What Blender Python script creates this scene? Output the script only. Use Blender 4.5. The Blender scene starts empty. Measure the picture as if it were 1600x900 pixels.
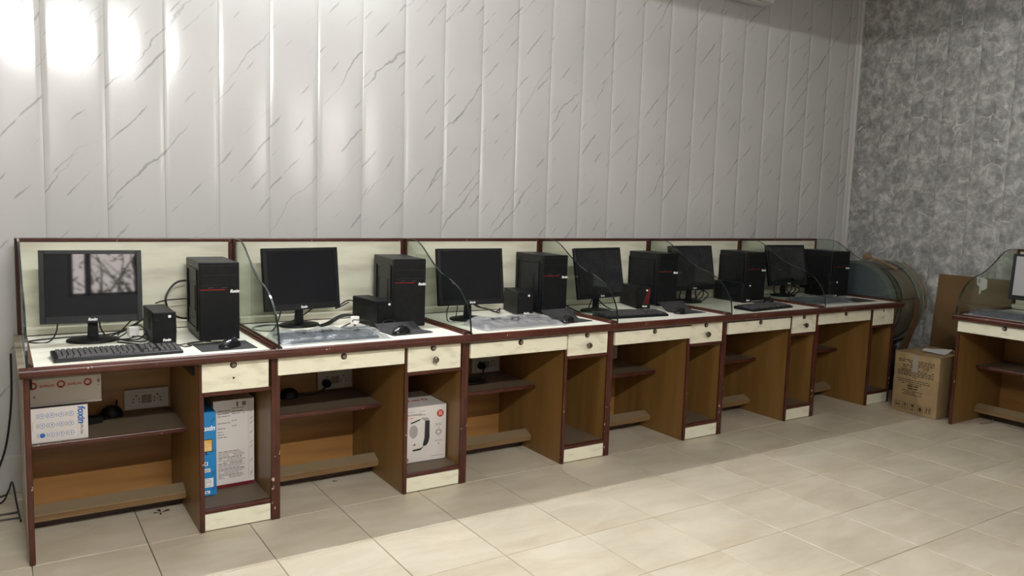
import bpy, bmesh, math, random
from mathutils import Vector, Matrix
random.seed(7)
S = bpy.context.scene
C = S.collection

# ------------------------------------------------------------------ camera
CAM = (-0.0671, -4.0913, 1.4164)
YAW, PITCH, ROLL, FPX = 0.5796, 0.1105, 0.0320, 1236.02
def make_camera():
    s, c = math.sin(YAW), math.cos(YAW)
    r, f, u = Vector((c, -s, 0)), Vector((s, c, 0)), Vector((0, 0, 1))
    sp, cp = math.sin(PITCH), math.cos(PITCH)
    f2, u2 = f*cp - u*sp, u*cp + f*sp
    sr, cr = math.sin(ROLL), math.cos(ROLL)
    r3, u3 = r*cr + u2*sr, u2*cr - r*sr
    cd = bpy.data.cameras.new('camera')
    cd.sensor_width = 36.0
    cd.lens = FPX/1600*36.0
    cd.clip_start = 0.05
    o = bpy.data.objects.new('camera', cd)
    C.objects.link(o)
    m = Matrix((r3, u3, -f2)).transposed().to_4x4()
    m.translation = Vector(CAM)
    o.matrix_world = m
    S.camera = o
make_camera()

# ------------------------------------------------------------------ world and exposure
W = bpy.data.worlds.new('sky')
S.world = W
W.use_nodes = True
bg = W.node_tree.nodes['Background']
bg.inputs['Color'].default_value = (1.0, 0.92, 0.87, 1)
bg.inputs['Strength'].default_value = 9.5
S.view_settings.view_transform = 'Standard'
S.view_settings.look = 'None'
S.view_settings.gamma = 1.0
S.view_settings.use_curve_mapping = False
S.view_settings.exposure = 0.10
FRONT_TUBE = 560.0      # emission strength of the tube above the opposite wall
BACK_TILT = .04
BACK_TUBE = 760.0        # emission strength of the tube on the panelled wall

# ------------------------------------------------------------------ materials
def nodes(name):
    m = bpy.data.materials.new(name)
    m.use_nodes = True
    nt = m.node_tree
    return m, nt, nt.nodes['Principled BSDF'], nt.nodes['Material Output']
def N(nt, typ, **kw):
    n = nt.nodes.new(typ)
    for k, v in kw.items():
        if k in n.inputs: n.inputs[k].default_value = v
        else: setattr(n, k, v)
    return n
def L(nt, a, b): nt.links.new(a, b)
def ramp(nt, stops):
    n = nt.nodes.new('ShaderNodeValToRGB')
    el = n.color_ramp.elements
    while len(el) < len(stops): el.new(0.5)
    for e, (p, c) in zip(el, stops):
        e.position = p
        e.color = (c, c, c, 1) if isinstance(c, (int, float)) else (*c, 1)
    return n
def plain(name, col, rough=0.5, metal=0.0, coat=0.0, spec=0.5):
    m, nt, b, o = nodes(name)
    b.inputs['Base Color'].default_value = (*col, 1)
    b.inputs['Roughness'].default_value = rough
    b.inputs['Metallic'].default_value = metal
    b.inputs['Coat Weight'].default_value = coat
    b.inputs['Specular IOR Level'].default_value = spec
    return m
def varied(name, c1, c2, scale=(6, 6, 6), rough=0.5, lo=.35, hi=.65, detail=4, dust=None, dust_amt=.8,
           bump=0.0, chips=None, world=False, coat=0.0, spec=0.5):
    """two-tone noise colour; dust = colour settled on upward faces; chips = colour of small worn spots"""
    m, nt, b, o = nodes(name)
    if world:
        src = N(nt, 'ShaderNodeNewGeometry').outputs['Position']
    else:
        src = N(nt, 'ShaderNodeTexCoord').outputs['Object']
    mp = N(nt, 'ShaderNodeMapping', Scale=scale)
    L(nt, src, mp.inputs['Vector'])
    nz = N(nt, 'ShaderNodeTexNoise', Scale=1.0, Detail=detail)
    L(nt, mp.outputs['Vector'], nz.inputs['Vector'])
    rp = ramp(nt, [(lo, c1), (hi, c2)])
    L(nt, nz.outputs['Fac'], rp.inputs['Fac'])
    col = rp.outputs['Color']
    if dust:
        g = N(nt, 'ShaderNodeNewGeometry')
        sx = N(nt, 'ShaderNodeSeparateXYZ')
        L(nt, g.outputs['Normal'], sx.inputs['Vector'])
        up = ramp(nt, [(.55, 0.0), (.9, dust_amt)])
        L(nt, sx.outputs['Z'], up.inputs['Fac'])
        mx = N(nt, 'ShaderNodeMixRGB')
        L(nt, up.outputs['Color'], mx.inputs['Fac'])
        L(nt, col, mx.inputs['Color1'])
        mx.inputs['Color2'].default_value = (*dust, 1)
        col = mx.outputs['Color']
    if chips:
        n2 = N(nt, 'ShaderNodeTexNoise', Scale=38.0, Detail=2.0)
        L(nt, src, n2.inputs['Vector'])
        r2 = ramp(nt, [(.735, 0.0), (.76, 1.0)])
        L(nt, n2.outputs['Fac'], r2.inputs['Fac'])
        mx = N(nt, 'ShaderNodeMixRGB')
        L(nt, r2.outputs['Color'], mx.inputs['Fac'])
        L(nt, col, mx.inputs['Color1'])
        mx.inputs['Color2'].default_value = (*chips, 1)
        col = mx.outputs['Color']
    L(nt, col, b.inputs['Base Color'])
    b.inputs['Roughness'].default_value = rough
    b.inputs['Coat Weight'].default_value = coat
    b.inputs['Specular IOR Level'].default_value = spec
    if bump:
        bp = N(nt, 'ShaderNodeBump', Strength=bump, Distance=0.002)
        L(nt, nz.outputs['Fac'], bp.inputs['Height'])
        L(nt, bp.outputs['Normal'], b.inputs['Normal'])
    return m

def marble_panel_mat():
    m, nt, b, o = nodes('marble_print_pvc')
    geo = N(nt, 'ShaderNodeNewGeometry')
    oi = N(nt, 'ShaderNodeObjectInfo')
    sep = N(nt, 'ShaderNodeSeparateXYZ'); L(nt, geo.outputs['Position'], sep.inputs['Vector'])
    def mth(op, a, bb=None, c=None):
        n = N(nt, 'ShaderNodeMath', operation=op)
        for i, v in enumerate((a, bb, c)):
            if v is None: continue
            if isinstance(v, (int, float)): n.inputs[i].default_value = v
            else: L(nt, v, n.inputs[i])
        return n.outputs[0]
    x, z = sep.outputs['X'], sep.outputs['Z']
    t = mth('ADD', mth('MULTIPLY', x, .66), mth('MULTIPLY', z, .75))
    n_ = mth('ADD', mth('MULTIPLY', x, -.75), mth('MULTIPLY', z, .66))
    rnd = mth('MULTIPLY', mth('ROUND', mth('MULTIPLY', oi.outputs['Random'], 2.0)), .37)
    def vein(freq, wob, seed, width, mt, mlo, mhi):
        cb = N(nt, 'ShaderNodeCombineXYZ')
        L(nt, mth('MULTIPLY', t, 2.1), cb.inputs[0]); L(nt, mth('MULTIPLY', n_, 2.6), cb.inputs[1]); cb.inputs[2].default_value = seed
        nz = N(nt, 'ShaderNodeTexNoise', Scale=1.0, Detail=5.0, Roughness=.55); L(nt, cb.outputs[0], nz.inputs['Vector'])
        s_ = mth('ADD', mth('ADD', mth('MULTIPLY', n_, freq), mth('MULTIPLY', nz.outputs['Fac'], wob)), mth('ADD', rnd, seed*.31))
        d = mth('DIVIDE', mth('ABSOLUTE', mth('SUBTRACT', mth('FRACT', s_), .5)), freq)
        cb2 = N(nt, 'ShaderNodeCombineXYZ')
        L(nt, mth('MULTIPLY', t, mt), cb2.inputs[0]); L(nt, mth('MULTIPLY', mth('FLOOR', s_), 5.37), cb2.inputs[1]); L(nt, mth('ADD', mth('MULTIPLY', rnd, 9.0), seed), cb2.inputs[2])
        nm = N(nt, 'ShaderNodeTexNoise', Scale=1.0, Detail=3.0); L(nt, cb2.outputs[0], nm.inputs['Vector'])
        mask = N(nt, 'ShaderNodeMapRange'); mask.inputs[1].default_value = mlo; mask.inputs[2].default_value = mhi; L(nt, nm.outputs['Fac'], mask.inputs[0])
        line = N(nt, 'ShaderNodeMapRange'); line.inputs[2].default_value = 0
        L(nt, mth('MULTIPLY', mask.outputs[0], width), line.inputs[1]); L(nt, d, line.inputs[0])
        return mth('MULTIPLY', line.outputs[0], mask.outputs[0])
    v1 = vein(2.6, .60, 1.0, .0070, 2.4, .40, .64)
    v2 = vein(9.5, .9, 4.0, .0065, 5.6, .49, .62)
    v = mth('MINIMUM', mth('ADD', mth('MULTIPLY', v1, .8), mth('MULTIPLY', v2, .75)), 1.0)
    cl = N(nt, 'ShaderNodeTexNoise', Scale=1.3, Detail=2.0)
    L(nt, geo.outputs['Position'], cl.inputs['Vector'])
    base = ramp(nt, [(.3, (.53, .53, .522)), (.7, (.595, .595, .585))])
    L(nt, cl.outputs['Fac'], base.inputs['Fac'])
    mx = N(nt, 'ShaderNodeMixRGB'); L(nt, v, mx.inputs['Fac'])
    L(nt, base.outputs['Color'], mx.inputs['Color1'])
    mx.inputs['Color2'].default_value = (.24, .24, .25, 1)
    L(nt, mx.outputs['Color'], b.inputs['Base Color'])
    b.inputs['Roughness'].default_value = .17
    b.inputs['Specular IOR Level'].default_value = .5
    # faint vertical extrusion lines
    mp = N(nt, 'ShaderNodeMapping', Scale=(160, 1, .4)); L(nt, geo.outputs['Position'], mp.inputs['Vector'])
    nb = N(nt, 'ShaderNodeTexNoise', Scale=1.0, Detail=2.0); L(nt, mp.outputs['Vector'], nb.inputs['Vector'])
    bp = N(nt, 'ShaderNodeBump', Strength=.10, Distance=.001); L(nt, nb.outputs['Fac'], bp.inputs['Height'])
    L(nt, bp.outputs['Normal'], b.inputs['Normal'])
    return m

def grey_panel_mat():
    m, nt, b, o = nodes('grey_crackle_panel')
    geo = N(nt, 'ShaderNodeNewGeometry')
    oi = N(nt, 'ShaderNodeObjectInfo')
    add = N(nt, 'ShaderNodeVectorMath', operation='MULTIPLY_ADD')
    cb = N(nt, 'ShaderNodeCombineXYZ')
    L(nt, oi.outputs['Random'], cb.inputs[2])
    L(nt, cb.outputs[0], add.inputs[0]); add.inputs[1].default_value = (0, 0, 2.0)
    L(nt, geo.outputs['Position'], add.inputs[2])
    n1 = N(nt, 'ShaderNodeTexNoise', Scale=13.0, Detail=9.0, Roughness=.72, Distortion=.35)
    L(nt, add.outputs[0], n1.inputs['Vector'])
    r1 = ramp(nt, [(.34, (.20, .197, .190)), (.50, (.355, .35, .337)), (.65, (.60, .59, .57))])
    L(nt, n1.outputs['Fac'], r1.inputs['Fac'])
    nd = N(nt, 'ShaderNodeTexNoise', Scale=6.0, Detail=4.0); L(nt, add.outputs[0], nd.inputs['Vector'])
    wv = N(nt, 'ShaderNodeVectorMath', operation='MULTIPLY_ADD'); L(nt, nd.outputs['Color'], wv.inputs[0]); wv.inputs[1].default_value = (.16, .16, .16); L(nt, add.outputs[0], wv.inputs[2])
    st = N(nt, 'ShaderNodeMapping', Scale=(1, 1.0, .62)); L(nt, wv.outputs[0], st.inputs['Vector'])
    vo = N(nt, 'ShaderNodeTexVoronoi', feature='DISTANCE_TO_EDGE', Scale=8.5); L(nt, st.outputs['Vector'], vo.inputs['Vector'])
    ln = N(nt, 'ShaderNodeMapRange'); ln.inputs[1].default_value = .030; ln.inputs[2].default_value = 0; L(nt, vo.outputs['Distance'], ln.inputs[0])
    n3 = N(nt, 'ShaderNodeTexNoise', Scale=8.0, Detail=2.0); L(nt, add.outputs[0], n3.inputs['Vector'])
    mk = N(nt, 'ShaderNodeMapRange'); mk.inputs[1].default_value = .50; mk.inputs[2].default_value = .66; L(nt, n3.outputs['Fac'], mk.inputs[0])
    ml = N(nt, 'ShaderNodeMath', operation='MULTIPLY'); L(nt, ln.outputs[0], ml.inputs[0]); L(nt, mk.outputs[0], ml.inputs[1])
    mx = N(nt, 'ShaderNodeMixRGB'); L(nt, ml.outputs[0], mx.inputs['Fac']); L(nt, r1.outputs['Color'], mx.inputs['Color1'])
    mx.inputs['Color2'].default_value = (.74, .73, .70, 1)
    L(nt, mx.outputs['Color'], b.inputs['Base Color'])
    b.inputs['Roughness'].default_value = .42
    bp = N(nt, 'ShaderNodeBump', Strength=.30, Distance=.0025)
    L(nt, mx.outputs['Color'], bp.inputs['Height']); L(nt, bp.outputs['Normal'], b.inputs['Normal'])
    return m

def tile_mat():
    m, nt, b, o = nodes('cream_floor_tile')
    geo = N(nt, 'ShaderNodeNewGeometry')
    oi = N(nt, 'ShaderNodeObjectInfo')
    cb = N(nt, 'ShaderNodeCombineXYZ'); L(nt, oi.outputs['Random'], cb.inputs[2])
    add = N(nt, 'ShaderNodeVectorMath', operation='MULTIPLY_ADD')
    L(nt, cb.outputs[0], add.inputs[0]); add.inputs[1].default_value = (0, 0, 9.0); L(nt, geo.outputs['Position'], add.inputs[2])
    mp = N(nt, 'ShaderNodeMapping', Scale=(2.2, 6.5, 1)); L(nt, add.outputs[0], mp.inputs['Vector'])
    n1 = N(nt, 'ShaderNodeTexNoise', Scale=1.0, Detail=6.0, Roughness=.6, Distortion=.6); L(nt, mp.outputs['Vector'], n1.inputs['Vector'])
    r1 = ramp(nt, [(.28, (.58, .505, .375)), (.5, (.665, .595, .46)), (.72, (.74, .675, .545))])
    L(nt, n1.outputs['Fac'], r1.inputs['Fac'])
    n2 = N(nt, 'ShaderNodeTexNoise', Scale=1.1, Detail=5.0, Roughness=.6); L(nt, geo.outputs['Position'], n2.inputs['Vector'])
    r2 = ramp(nt, [(.35, .84), (.62, 1.0)]); L(nt, n2.outputs['Fac'], r2.inputs['Fac'])
    mx = N(nt, 'ShaderNodeMixRGB', blend_type='MULTIPLY'); mx.inputs['Fac'].default_value = 1
    L(nt, r1.outputs['Color'], mx.inputs['Color1']); L(nt, r2.outputs['Color'], mx.inputs['Color2'])
    L(nt, mx.outputs['Color'], b.inputs['Base Color'])
    rr = ramp(nt, [(.3, .30), (.7, .46)]); L(nt, n2.outputs['Fac'], rr.inputs['Fac']); L(nt, rr.outputs['Color'], b.inputs['Roughness'])
    return m

def glass_mat(name, tint, ior=1.45, rough=0.0):
    m = bpy.data.materials.new(name); m.use_nodes = True
    nt = m.node_tree; nt.nodes.clear()
    o = N(nt, 'ShaderNodeOutputMaterial')
    tr = N(nt, 'ShaderNodeBsdfTransparent', Color=(*tint, 1))
    gl = N(nt, 'ShaderNodeBsdfGlossy', Roughness=rough, Color=(.95, 1, .97, 1))
    lw = N(nt, 'ShaderNodeLayerWeight', Blend=.5)          # plain facing curve: the same on both faces of a thin pane
    pw = N(nt, 'ShaderNodeMath', operation='POWER'); L(nt, lw.outputs['Facing'], pw.inputs[0]); pw.inputs[1].default_value = 4.5
    fr = N(nt, 'ShaderNodeMath', operation='MULTIPLY_ADD'); L(nt, pw.outputs[0], fr.inputs[0]); fr.inputs[1].default_value = .8; fr.inputs[2].default_value = .03
    mx = N(nt, 'ShaderNodeMixShader')
    L(nt, fr.outputs[0], mx.inputs[0]); L(nt, tr.outputs[0], mx.inputs[1]); L(nt, gl.outputs[0], mx.inputs[2])
    L(nt, mx.outputs[0], o.inputs['Surface'])
    return m
def film_mat(name, alpha, col):
    m = bpy.data.materials.new(name); m.use_nodes = True
    nt = m.node_tree; nt.nodes.clear()
    o = N(nt, 'ShaderNodeOutputMaterial')
    tr = N(nt, 'ShaderNodeBsdfTransparent', Color=(.9, .9, .9, 1))
    pb = N(nt, 'ShaderNodeBsdfPrincipled', Roughness=.22)
    pb.inputs['Base Color'].default_value = (*col, 1)
    tc = N(nt, 'ShaderNodeNewGeometry')
    nz = N(nt, 'ShaderNodeTexNoise', Scale=55.0, Detail=3.0, Distortion=1.2); L(nt, tc.outputs['Position'], nz.inputs['Vector'])
    bp = N(nt, 'ShaderNodeBump', Strength=.5, Distance=.004); L(nt, nz.outputs['Fac'], bp.inputs['Height']); L(nt, bp.outputs['Normal'], pb.inputs['Normal'])
    mx = N(nt, 'ShaderNodeMixShader', Fac=alpha)
    L(nt, tr.outputs[0], mx.inputs[1]); L(nt, pb.outputs[0], mx.inputs[2]); L(nt, mx.outputs[0], o.inputs['Surface'])
    return m
def emit(name, col, strength):
    m = bpy.data.materials.new(name); m.use_nodes = True
    nt = m.node_tree; nt.nodes.clear()
    o = N(nt, 'ShaderNodeOutputMaterial'); e = N(nt, 'ShaderNodeEmission', Strength=strength, Color=(*col, 1))
    L(nt, e.outputs[0], o.inputs['Surface'])
    return m

M = dict(
    marble=marble_panel_mat(), grey_panel=grey_panel_mat(), tile=tile_mat(),
    grout=varied('grout', (.10, .08, .06), (.40, .35, .27), (2, 2, 2), .8, world=True),
    slab=varied('floor_slab', (.52, .46, .35), (.60, .53, .41), (3, 3, 3), .5, world=True),
    plaster=varied('wall_plaster', (.36, .345, .32), (.41, .395, .37), (2, 2, 2), .7, world=True),
    left_paint=varied('left_wall_paint', (.30, .29, .27), (.34, .33, .31), (2, 2, 2), .7, world=True),
    ceiling=varied('ceiling_paint', (.36, .35, .33), (.41, .40, .38), (2, 2, 2), .8, world=True),
    white_trim=plain('white_pvc_trim', (.56, .55, .53), .3),
    cream=varied('cream_laminate', (.56, .53, .385), (.83, .805, .635), (9, 9, 26), .38, .22, .50, 8),
    cream_top=varied('cream_desktop', (.74, .72, .59), (.87, .855, .74), (5, 11, 5), .36, .25, .5, 7),
    cream_back=varied('cream_back_panel', (.53, .515, .40), (.75, .74, .595), (3.0, 6, 15), .42, .26, .60, 8),
    maroon=varied('maroon_beading', (.052, .0125, .0065), (.086, .023, .0125), (9, 9, 9), .34, chips=(.50, .40, .33), spec=.4),
    brown=varied('brown_laminate', (.185, .094, .024), (.255, .136, .040), (15, 15, 1.6), .38, .3, .7, 5, dust=(.155, .125, .092), dust_amt=.88),
    brown_back=varied('brown_back_laminate', (.255, .118, .033), (.37, .185, .054), (2.2, 20, 22), .42, .3, .7, 5),
    dusty=varied('dusty_shelf_laminate', (.15, .085, .040), (.20, .115, .055), (3, 16, 16), .55, .3, .7, 5, dust=(.15, .115, .078), dust_amt=.9),
    footrest=varied('footrest_plank', (.17, .095, .035), (.26, .16, .07), (3, 22, 22), .55, .3, .7, 5, dust=(.23, .175, .105), dust_amt=.85),
    dark_wood=plain('dark_wood', (.045, .022, .012), .5),
    raw_ply=varied('unfinished_ply', (.24, .19, .14), (.36, .29, .22), (12, 12, 3), .75),
    glass=glass_mat('divider_glass', (.865, .895, .868)),
    glass_edge=plain('glass_edge_green', (.006, .016, .013), .10, spec=.8),
    window_glass=glass_mat('window_glass', (.97, .95, .95)), dimmed_glass=glass_mat('dimmed_window_glass', (.93, .92, .91)),  # second pane tinted a little to dim the daylight through it
    black=varied('black_plastic', (.0045, .005, .006), (.008, .0085, .0095), (30, 30, 30), .45, spec=.2),
    black_soft=plain('black_rubber', (.008, .008, .009), .55),
    charcoal=varied('charcoal_metal', (.007, .008, .009), (.012, .013, .0145), (20, 20, 20), .40, spec=.25),
    keycap=varied('keycap_plastic', (.030, .030, .032), (.055, .055, .055), (60, 60, 60), .5, dust=(.09, .085, .078), dust_amt=.55),
    screen=plain('lcd_screen', (.006, .007, .010), .030, spec=.6),
    screen_glare=plain('lcd_screen_painted_glare', (.40, .39, .40), .25, spec=.6),  # pale wall reflection on a dark screen, painted as grey base colour
    pad=varied('mouse_pad_cloth', (.018, .018, .020), (.035, .034, .035), (18, 18, 18), .8),
    mouse=plain('mouse_shell', (.010, .010, .012), .18),
    red=plain('red_strip', (.22, .012, .014), .25),
    white=plain('white_print', (.86, .86, .86), .4),
    led=plain('white_button', (.95, .95, .92), .25),
    cable=plain('black_cable', (.007, .007, .008), .45),
    white_plug=plain('white_plug', (.78, .77, .73), .4),
    socket=varied('socket_plate', (.40, .37, .33), (.48, .45, .40), (9, 9, 9), .45),
    socket_dark=plain('socket_hole', (.02, .015, .012), .6),
    socket_brown=plain('switch_rocker', (.20, .15, .10), .5),
    brass=plain('knob_metal', (.20, .185, .16), .28, metal=1.0),
    lock=plain('lock_ring', (.035, .028, .022), .35, metal=.6),
    film=film_mat('clear_plastic_film', .52, (.42, .42, .43)),
    film_dark=film_mat('grey_plastic_film', .40, (.22, .25, .28)),
    box_white=varied('white_card', (.66, .62, .585), (.70, .665, .63), (5, 5, 5), .5),
    box_grey=varied('greyish_card', (.50, .455, .41), (.55, .505, .455), (5, 5, 5), .55),
    box_blue=plain('blue_card', (.004, .225, .56), .4),
    box_navy=plain('navy_card', (.012, .02, .045), .5),
    box_red=plain('red_card', (.14, .004, .012), .5),
    ink_blue=plain('blue_ink', (.02, .13, .46), .5),
    ink_lightblue=plain('pale_blue_ink', (.22, .33, .60), .5),
    ink_red=plain('red_ink', (.36, .028, .018), .5),
    ink_salmon=plain('salmon_ink', (.74, .30, .22), .5),
    ink_grey=plain('grey_ink', (.17, .16, .155), .5),
    ink_midgrey=plain('mid_grey_ink', (.36, .35, .34), .5),
    ink_black=plain('black_ink', (.02, .02, .02), .5),
    ink_gold=varied('golden_picture', (.75, .42, .08), (.85, .68, .35), (30, 30, 30), .4),
    carton=varied('brown_cardboard', (.29, .20, .10), (.35, .25, .13), (9, 9, 9), .7, spec=.2),
    carton_ink=plain('carton_ink', (.035, .02, .010), .7),
    tape=plain('clear_tape', (.30, .26, .21), .15),
    hardboard=varied('brown_hardboard', (.15, .088, .036), (.19, .112, .048), (3, 3, 3), .7, spec=.2),
    paper=plain('white_paper', (.78, .77, .74), .6),
    drum_skin=varied('grey_drum_skin', (.115, .130, .155), (.145, .16, .185), (4, 4, 4), .4),
    drum_shell=varied('olive_drum_shell', (.12, .108, .072), (.165, .15, .105), (6, 6, 6), .42),
    drum_hoop=plain('grey_green_hoop', (.19, .205, .175), .38),
    drum_line=plain('dark_seam', (.02, .018, .014), .5),
    leather=varied('brown_leather', (.11, .056, .026), (.15, .08, .04), (9, 9, 9), .55),
    rope=varied('tan_rope', (.19, .14, .085), (.25, .19, .12), (60, 60, 60), .8),
    felt=varied('tan_felt', (.20, .13, .065), (.26, .175, .095), (30, 30, 30), .9),
    blue_item=plain('bright_blue_plastic', (.05, .14, .48), .4),
    ac=plain('ac_plastic', (.60, .585, .56), .35),
    leaf=plain('dead_leaf', (.055, .022, .010), .8),
    stick=plain('dry_wood', (.30, .23, .15), .8),
    steel=plain('fixture_metal', (.7, .7, .7), .4),
    tube_front=emit('front_tube_light', (1.0, .985, .965), FRONT_TUBE),
    tube_back=emit('back_tube_light', (.96, .98, 1.0), BACK_TUBE),
    foliage=varied('dark_foliage', (.02, .045, .015), (.05, .09, .03), (9, 9, 9), .7),
    bark=plain('bark', (.06, .045, .035), .9),
)

# ------------------------------------------------------------------ mesh helpers
class MB:
    def __init__(s): s.v, s.f = [], []
    def add(s, vs, fs):
        b = len(s.v); s.v += [tuple(v) for v in vs]; s.f += [tuple(i+b for i in f) for f in fs]; return s
    def box(s, x0, x1, y0, y1, z0, z1):
        x0, x1 = sorted((x0, x1)); y0, y1 = sorted((y0, y1)); z0, z1 = sorted((z0, z1))
        return s.add([(x0,y0,z0),(x1,y0,z0),(x1,y1,z0),(x0,y1,z0),(x0,y0,z1),(x1,y0,z1),(x1,y1,z1),(x0,y1,z1)],
                     [(0,3,2,1),(4,5,6,7),(0,1,5,4),(1,2,6,5),(2,3,7,6),(3,0,4,7)])
    def prism(s, poly, axis, a0, a1):
        """poly: 2-D points in the other two axes (order x,y,z without axis)"""
        def mk(p, a):
            p = list(p); p.insert('xyz'.index(axis), a); return tuple(p)
        n = len(poly); vs = [mk(p, a0) for p in poly] + [mk(p, a1) for p in poly]
        fs = [tuple(range(n))[::-1], tuple(range(n, 2*n))] + [(i, (i+1) % n, n+(i+1) % n, n+i) for i in range(n)]
        return s.add(vs, fs)
    def tube(s, pts, r, seg=8, caps=True):
        pts = [Vector(p) for p in pts]; n = len(pts); up = None; vs = []; fs = []
        for i, p in enumerate(pts):
            t = (pts[min(i+1, n-1)] - pts[max(i-1, 0)]).normalized()
            if up is None:
                up = t.cross(Vector((0, 0, 1)))
                if up.length < .05: up = t.cross(Vector((1, 0, 0)))
                up.normalize()
            else:
                up = (up - t*up.dot(t))
                up = up.normalized() if up.length > 1e-5 else t.orthogonal().normalized()
            w = t.cross(up); rr = r[i] if isinstance(r, (list, tuple)) else r
            for k in range(seg):
                a = 2*math.pi*k/seg; vs.append(p + up*math.cos(a)*rr + w*math.sin(a)*rr)
        for i in range(n-1):
            for k in range(seg):
                fs.append((i*seg+k, i*seg+(k+1) % seg, (i+1)*seg+(k+1) % seg, (i+1)*seg+k))
        if caps: fs += [tuple(range(seg))[::-1], tuple(range((n-1)*seg, n*seg))]
        return s.add(vs, fs)
    def cyl(s, p0, p1, r, seg=16): return s.tube([p0, p1], r, seg)
    def lathe(s, prof, seg=28, sx=1.0, sy=1.0, c=(0, 0, 0)):
        """profile of (r, z) revolved about z"""
        vs = []; fs = []; n = len(prof)
        for r, z in prof:
            for k in range(seg):
                a = 2*math.pi*k/seg; vs.append((c[0]+r*sx*math.cos(a), c[1]+r*sy*math.sin(a), c[2]+z))
        for i in range(n-1):
            for k in range(seg): fs.append((i*seg+k, i*seg+(k+1) % seg, (i+1)*seg+(k+1) % seg, (i+1)*seg+k))
        fs += [tuple(range(seg))[::-1], tuple(range((n-1)*seg, n*seg))]
        return s.add(vs, fs)
    def grid(s, nx, ny, fn):
        vs = [fn(i/nx, j/ny) for j in range(ny+1) for i in range(nx+1)]
        return s.add(vs, [(j*(nx+1)+i, j*(nx+1)+i+1, (j+1)*(nx+1)+i+1, (j+1)*(nx+1)+i) for j in range(ny) for i in range(nx)])
    def xform(s, m): s.v = [tuple(m @ Vector(v)) for v in s.v]; return s
    def build(s, name, mat, parent=None, bevel=0.0, smooth=False, seg=1):
        me = bpy.data.meshes.new(name)
        bm = bmesh.new()
        bv = [bm.verts.new(v) for v in s.v]
        for f in s.f:
            try: bm.faces.new([bv[i] for i in f])
            except ValueError: pass
        bmesh.ops.recalc_face_normals(bm, faces=bm.faces)
        if bevel:
            es = [e for e in bm.edges if len(e.link_faces) == 2 and e.calc_face_angle(0) > .5]
            bmesh.ops.bevel(bm, geom=es, offset=bevel, segments=seg, profile=.5, affect='EDGES', clamp_overlap=True)
        if smooth:
            for f in bm.faces: f.smooth = True
            for e in bm.edges:
                if len(e.link_faces) == 2 and e.calc_face_angle(0) > .7: e.smooth = False
        bm.to_mesh(me); bm.free()
        me.materials.append(M[mat] if isinstance(mat, str) else mat)
        o = bpy.data.objects.new(name, me); C.objects.link(o)
        if parent: o.parent = parent
        return o
def B(x0, x1, y0, y1, z0, z1): return MB().box(x0, x1, y0, y1, z0, z1)
def tag(o, label=None, cat=None, group=None, kind=None):
    for k, v in (('label', label), ('category', cat), ('group', group), ('kind', kind)):
        if v: o[k] = v
    return o
def thing(name, label, cat, loc=(0, 0, 0), rz=0.0, group=None):
    o = bpy.data.objects.new(name, None); C.objects.link(o)
    o.empty_display_size = .05; o.location = loc; o.rotation_euler = (0, 0, rz)
    return tag(o, label, cat, group)
def kids(o): return [c for c in bpy.data.objects if c.parent == o]
def dup(o, loc, rz, label, parent=None):
    c = o.copy(); C.objects.link(c)
    if parent is None: c.location = loc; c.rotation_euler = (0, 0, rz); c['label'] = label
    else: c.parent = parent
    for ch in kids(o): dup(ch, None, None, None, c)
    return c
def spline(pts, n=8):
    P = [Vector(p) for p in pts]; out = []
    for i in range(len(P)-1):
        p0, p1, p2, p3 = P[max(i-1, 0)], P[i], P[i+1], P[min(i+2, len(P)-1)]
        for k in range(n):
            t = k/n
            out.append(.5*((2*p1)+(-p0+p2)*t+(2*p0-5*p1+4*p2-p3)*t*t+(-p0+3*p1-3*p2+p3)*t**3))
    return out + [P[-1]]
# flat lettering: thin solid letters lying in the x-z plane, reading from -y
def text(name, s, size, mat, parent, at, rot=0.0, shear=0.0, bold=0.0, plane='front', depth=.0003, squeeze=1.0):
    cu = bpy.data.curves.new(name, 'FONT'); cu.body = s; cu.size = size; cu.extrude = depth; cu.shear = shear; cu.offset = bold
    cu.align_x = 'CENTER'; cu.align_y = 'CENTER'; cu.resolution_u = 3
    t = bpy.data.objects.new(name, cu); C.objects.link(t)
    bpy.context.view_layer.update()
    me = bpy.data.meshes.new_from_object(t.evaluated_get(bpy.context.evaluated_depsgraph_get()))
    bpy.data.objects.remove(t); bpy.data.curves.remove(cu)
    m = Matrix.Translation(Vector(at)) @ (PL[plane]) @ Matrix.Rotation(rot, 4, 'Z') @ Matrix.Diagonal((squeeze, 1, 1, 1))
    me.transform(m); me.name = name
    me.materials.clear(); me.materials.append(M[mat])
    o = bpy.data.objects.new(name, me); C.objects.link(o); o.parent = parent
    return o
PL = {'front': Matrix.Rotation(math.pi/2, 4, 'X'),                                   # reads from -y
      'left': Matrix.Rotation(-math.pi/2, 4, 'Z') @ Matrix.Rotation(math.pi/2, 4, 'X'),   # reads from -x
      'top': Matrix.Identity(4)}
def words(mb, x0, x1, z, h, y, dens=.8, wl=(.006, .02), rnd=random):
    """a row of word-sized bars on the plane y (facing -y)"""
    x = x0
    while x < x1 - .004:
        w = min(rnd.uniform(*wl), x1-x)
        if rnd.random() < dens: mb.box(x, x+w, y-.0004, y+.0002, z-h/2, z+h/2)
        x += w + h*.9
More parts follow.
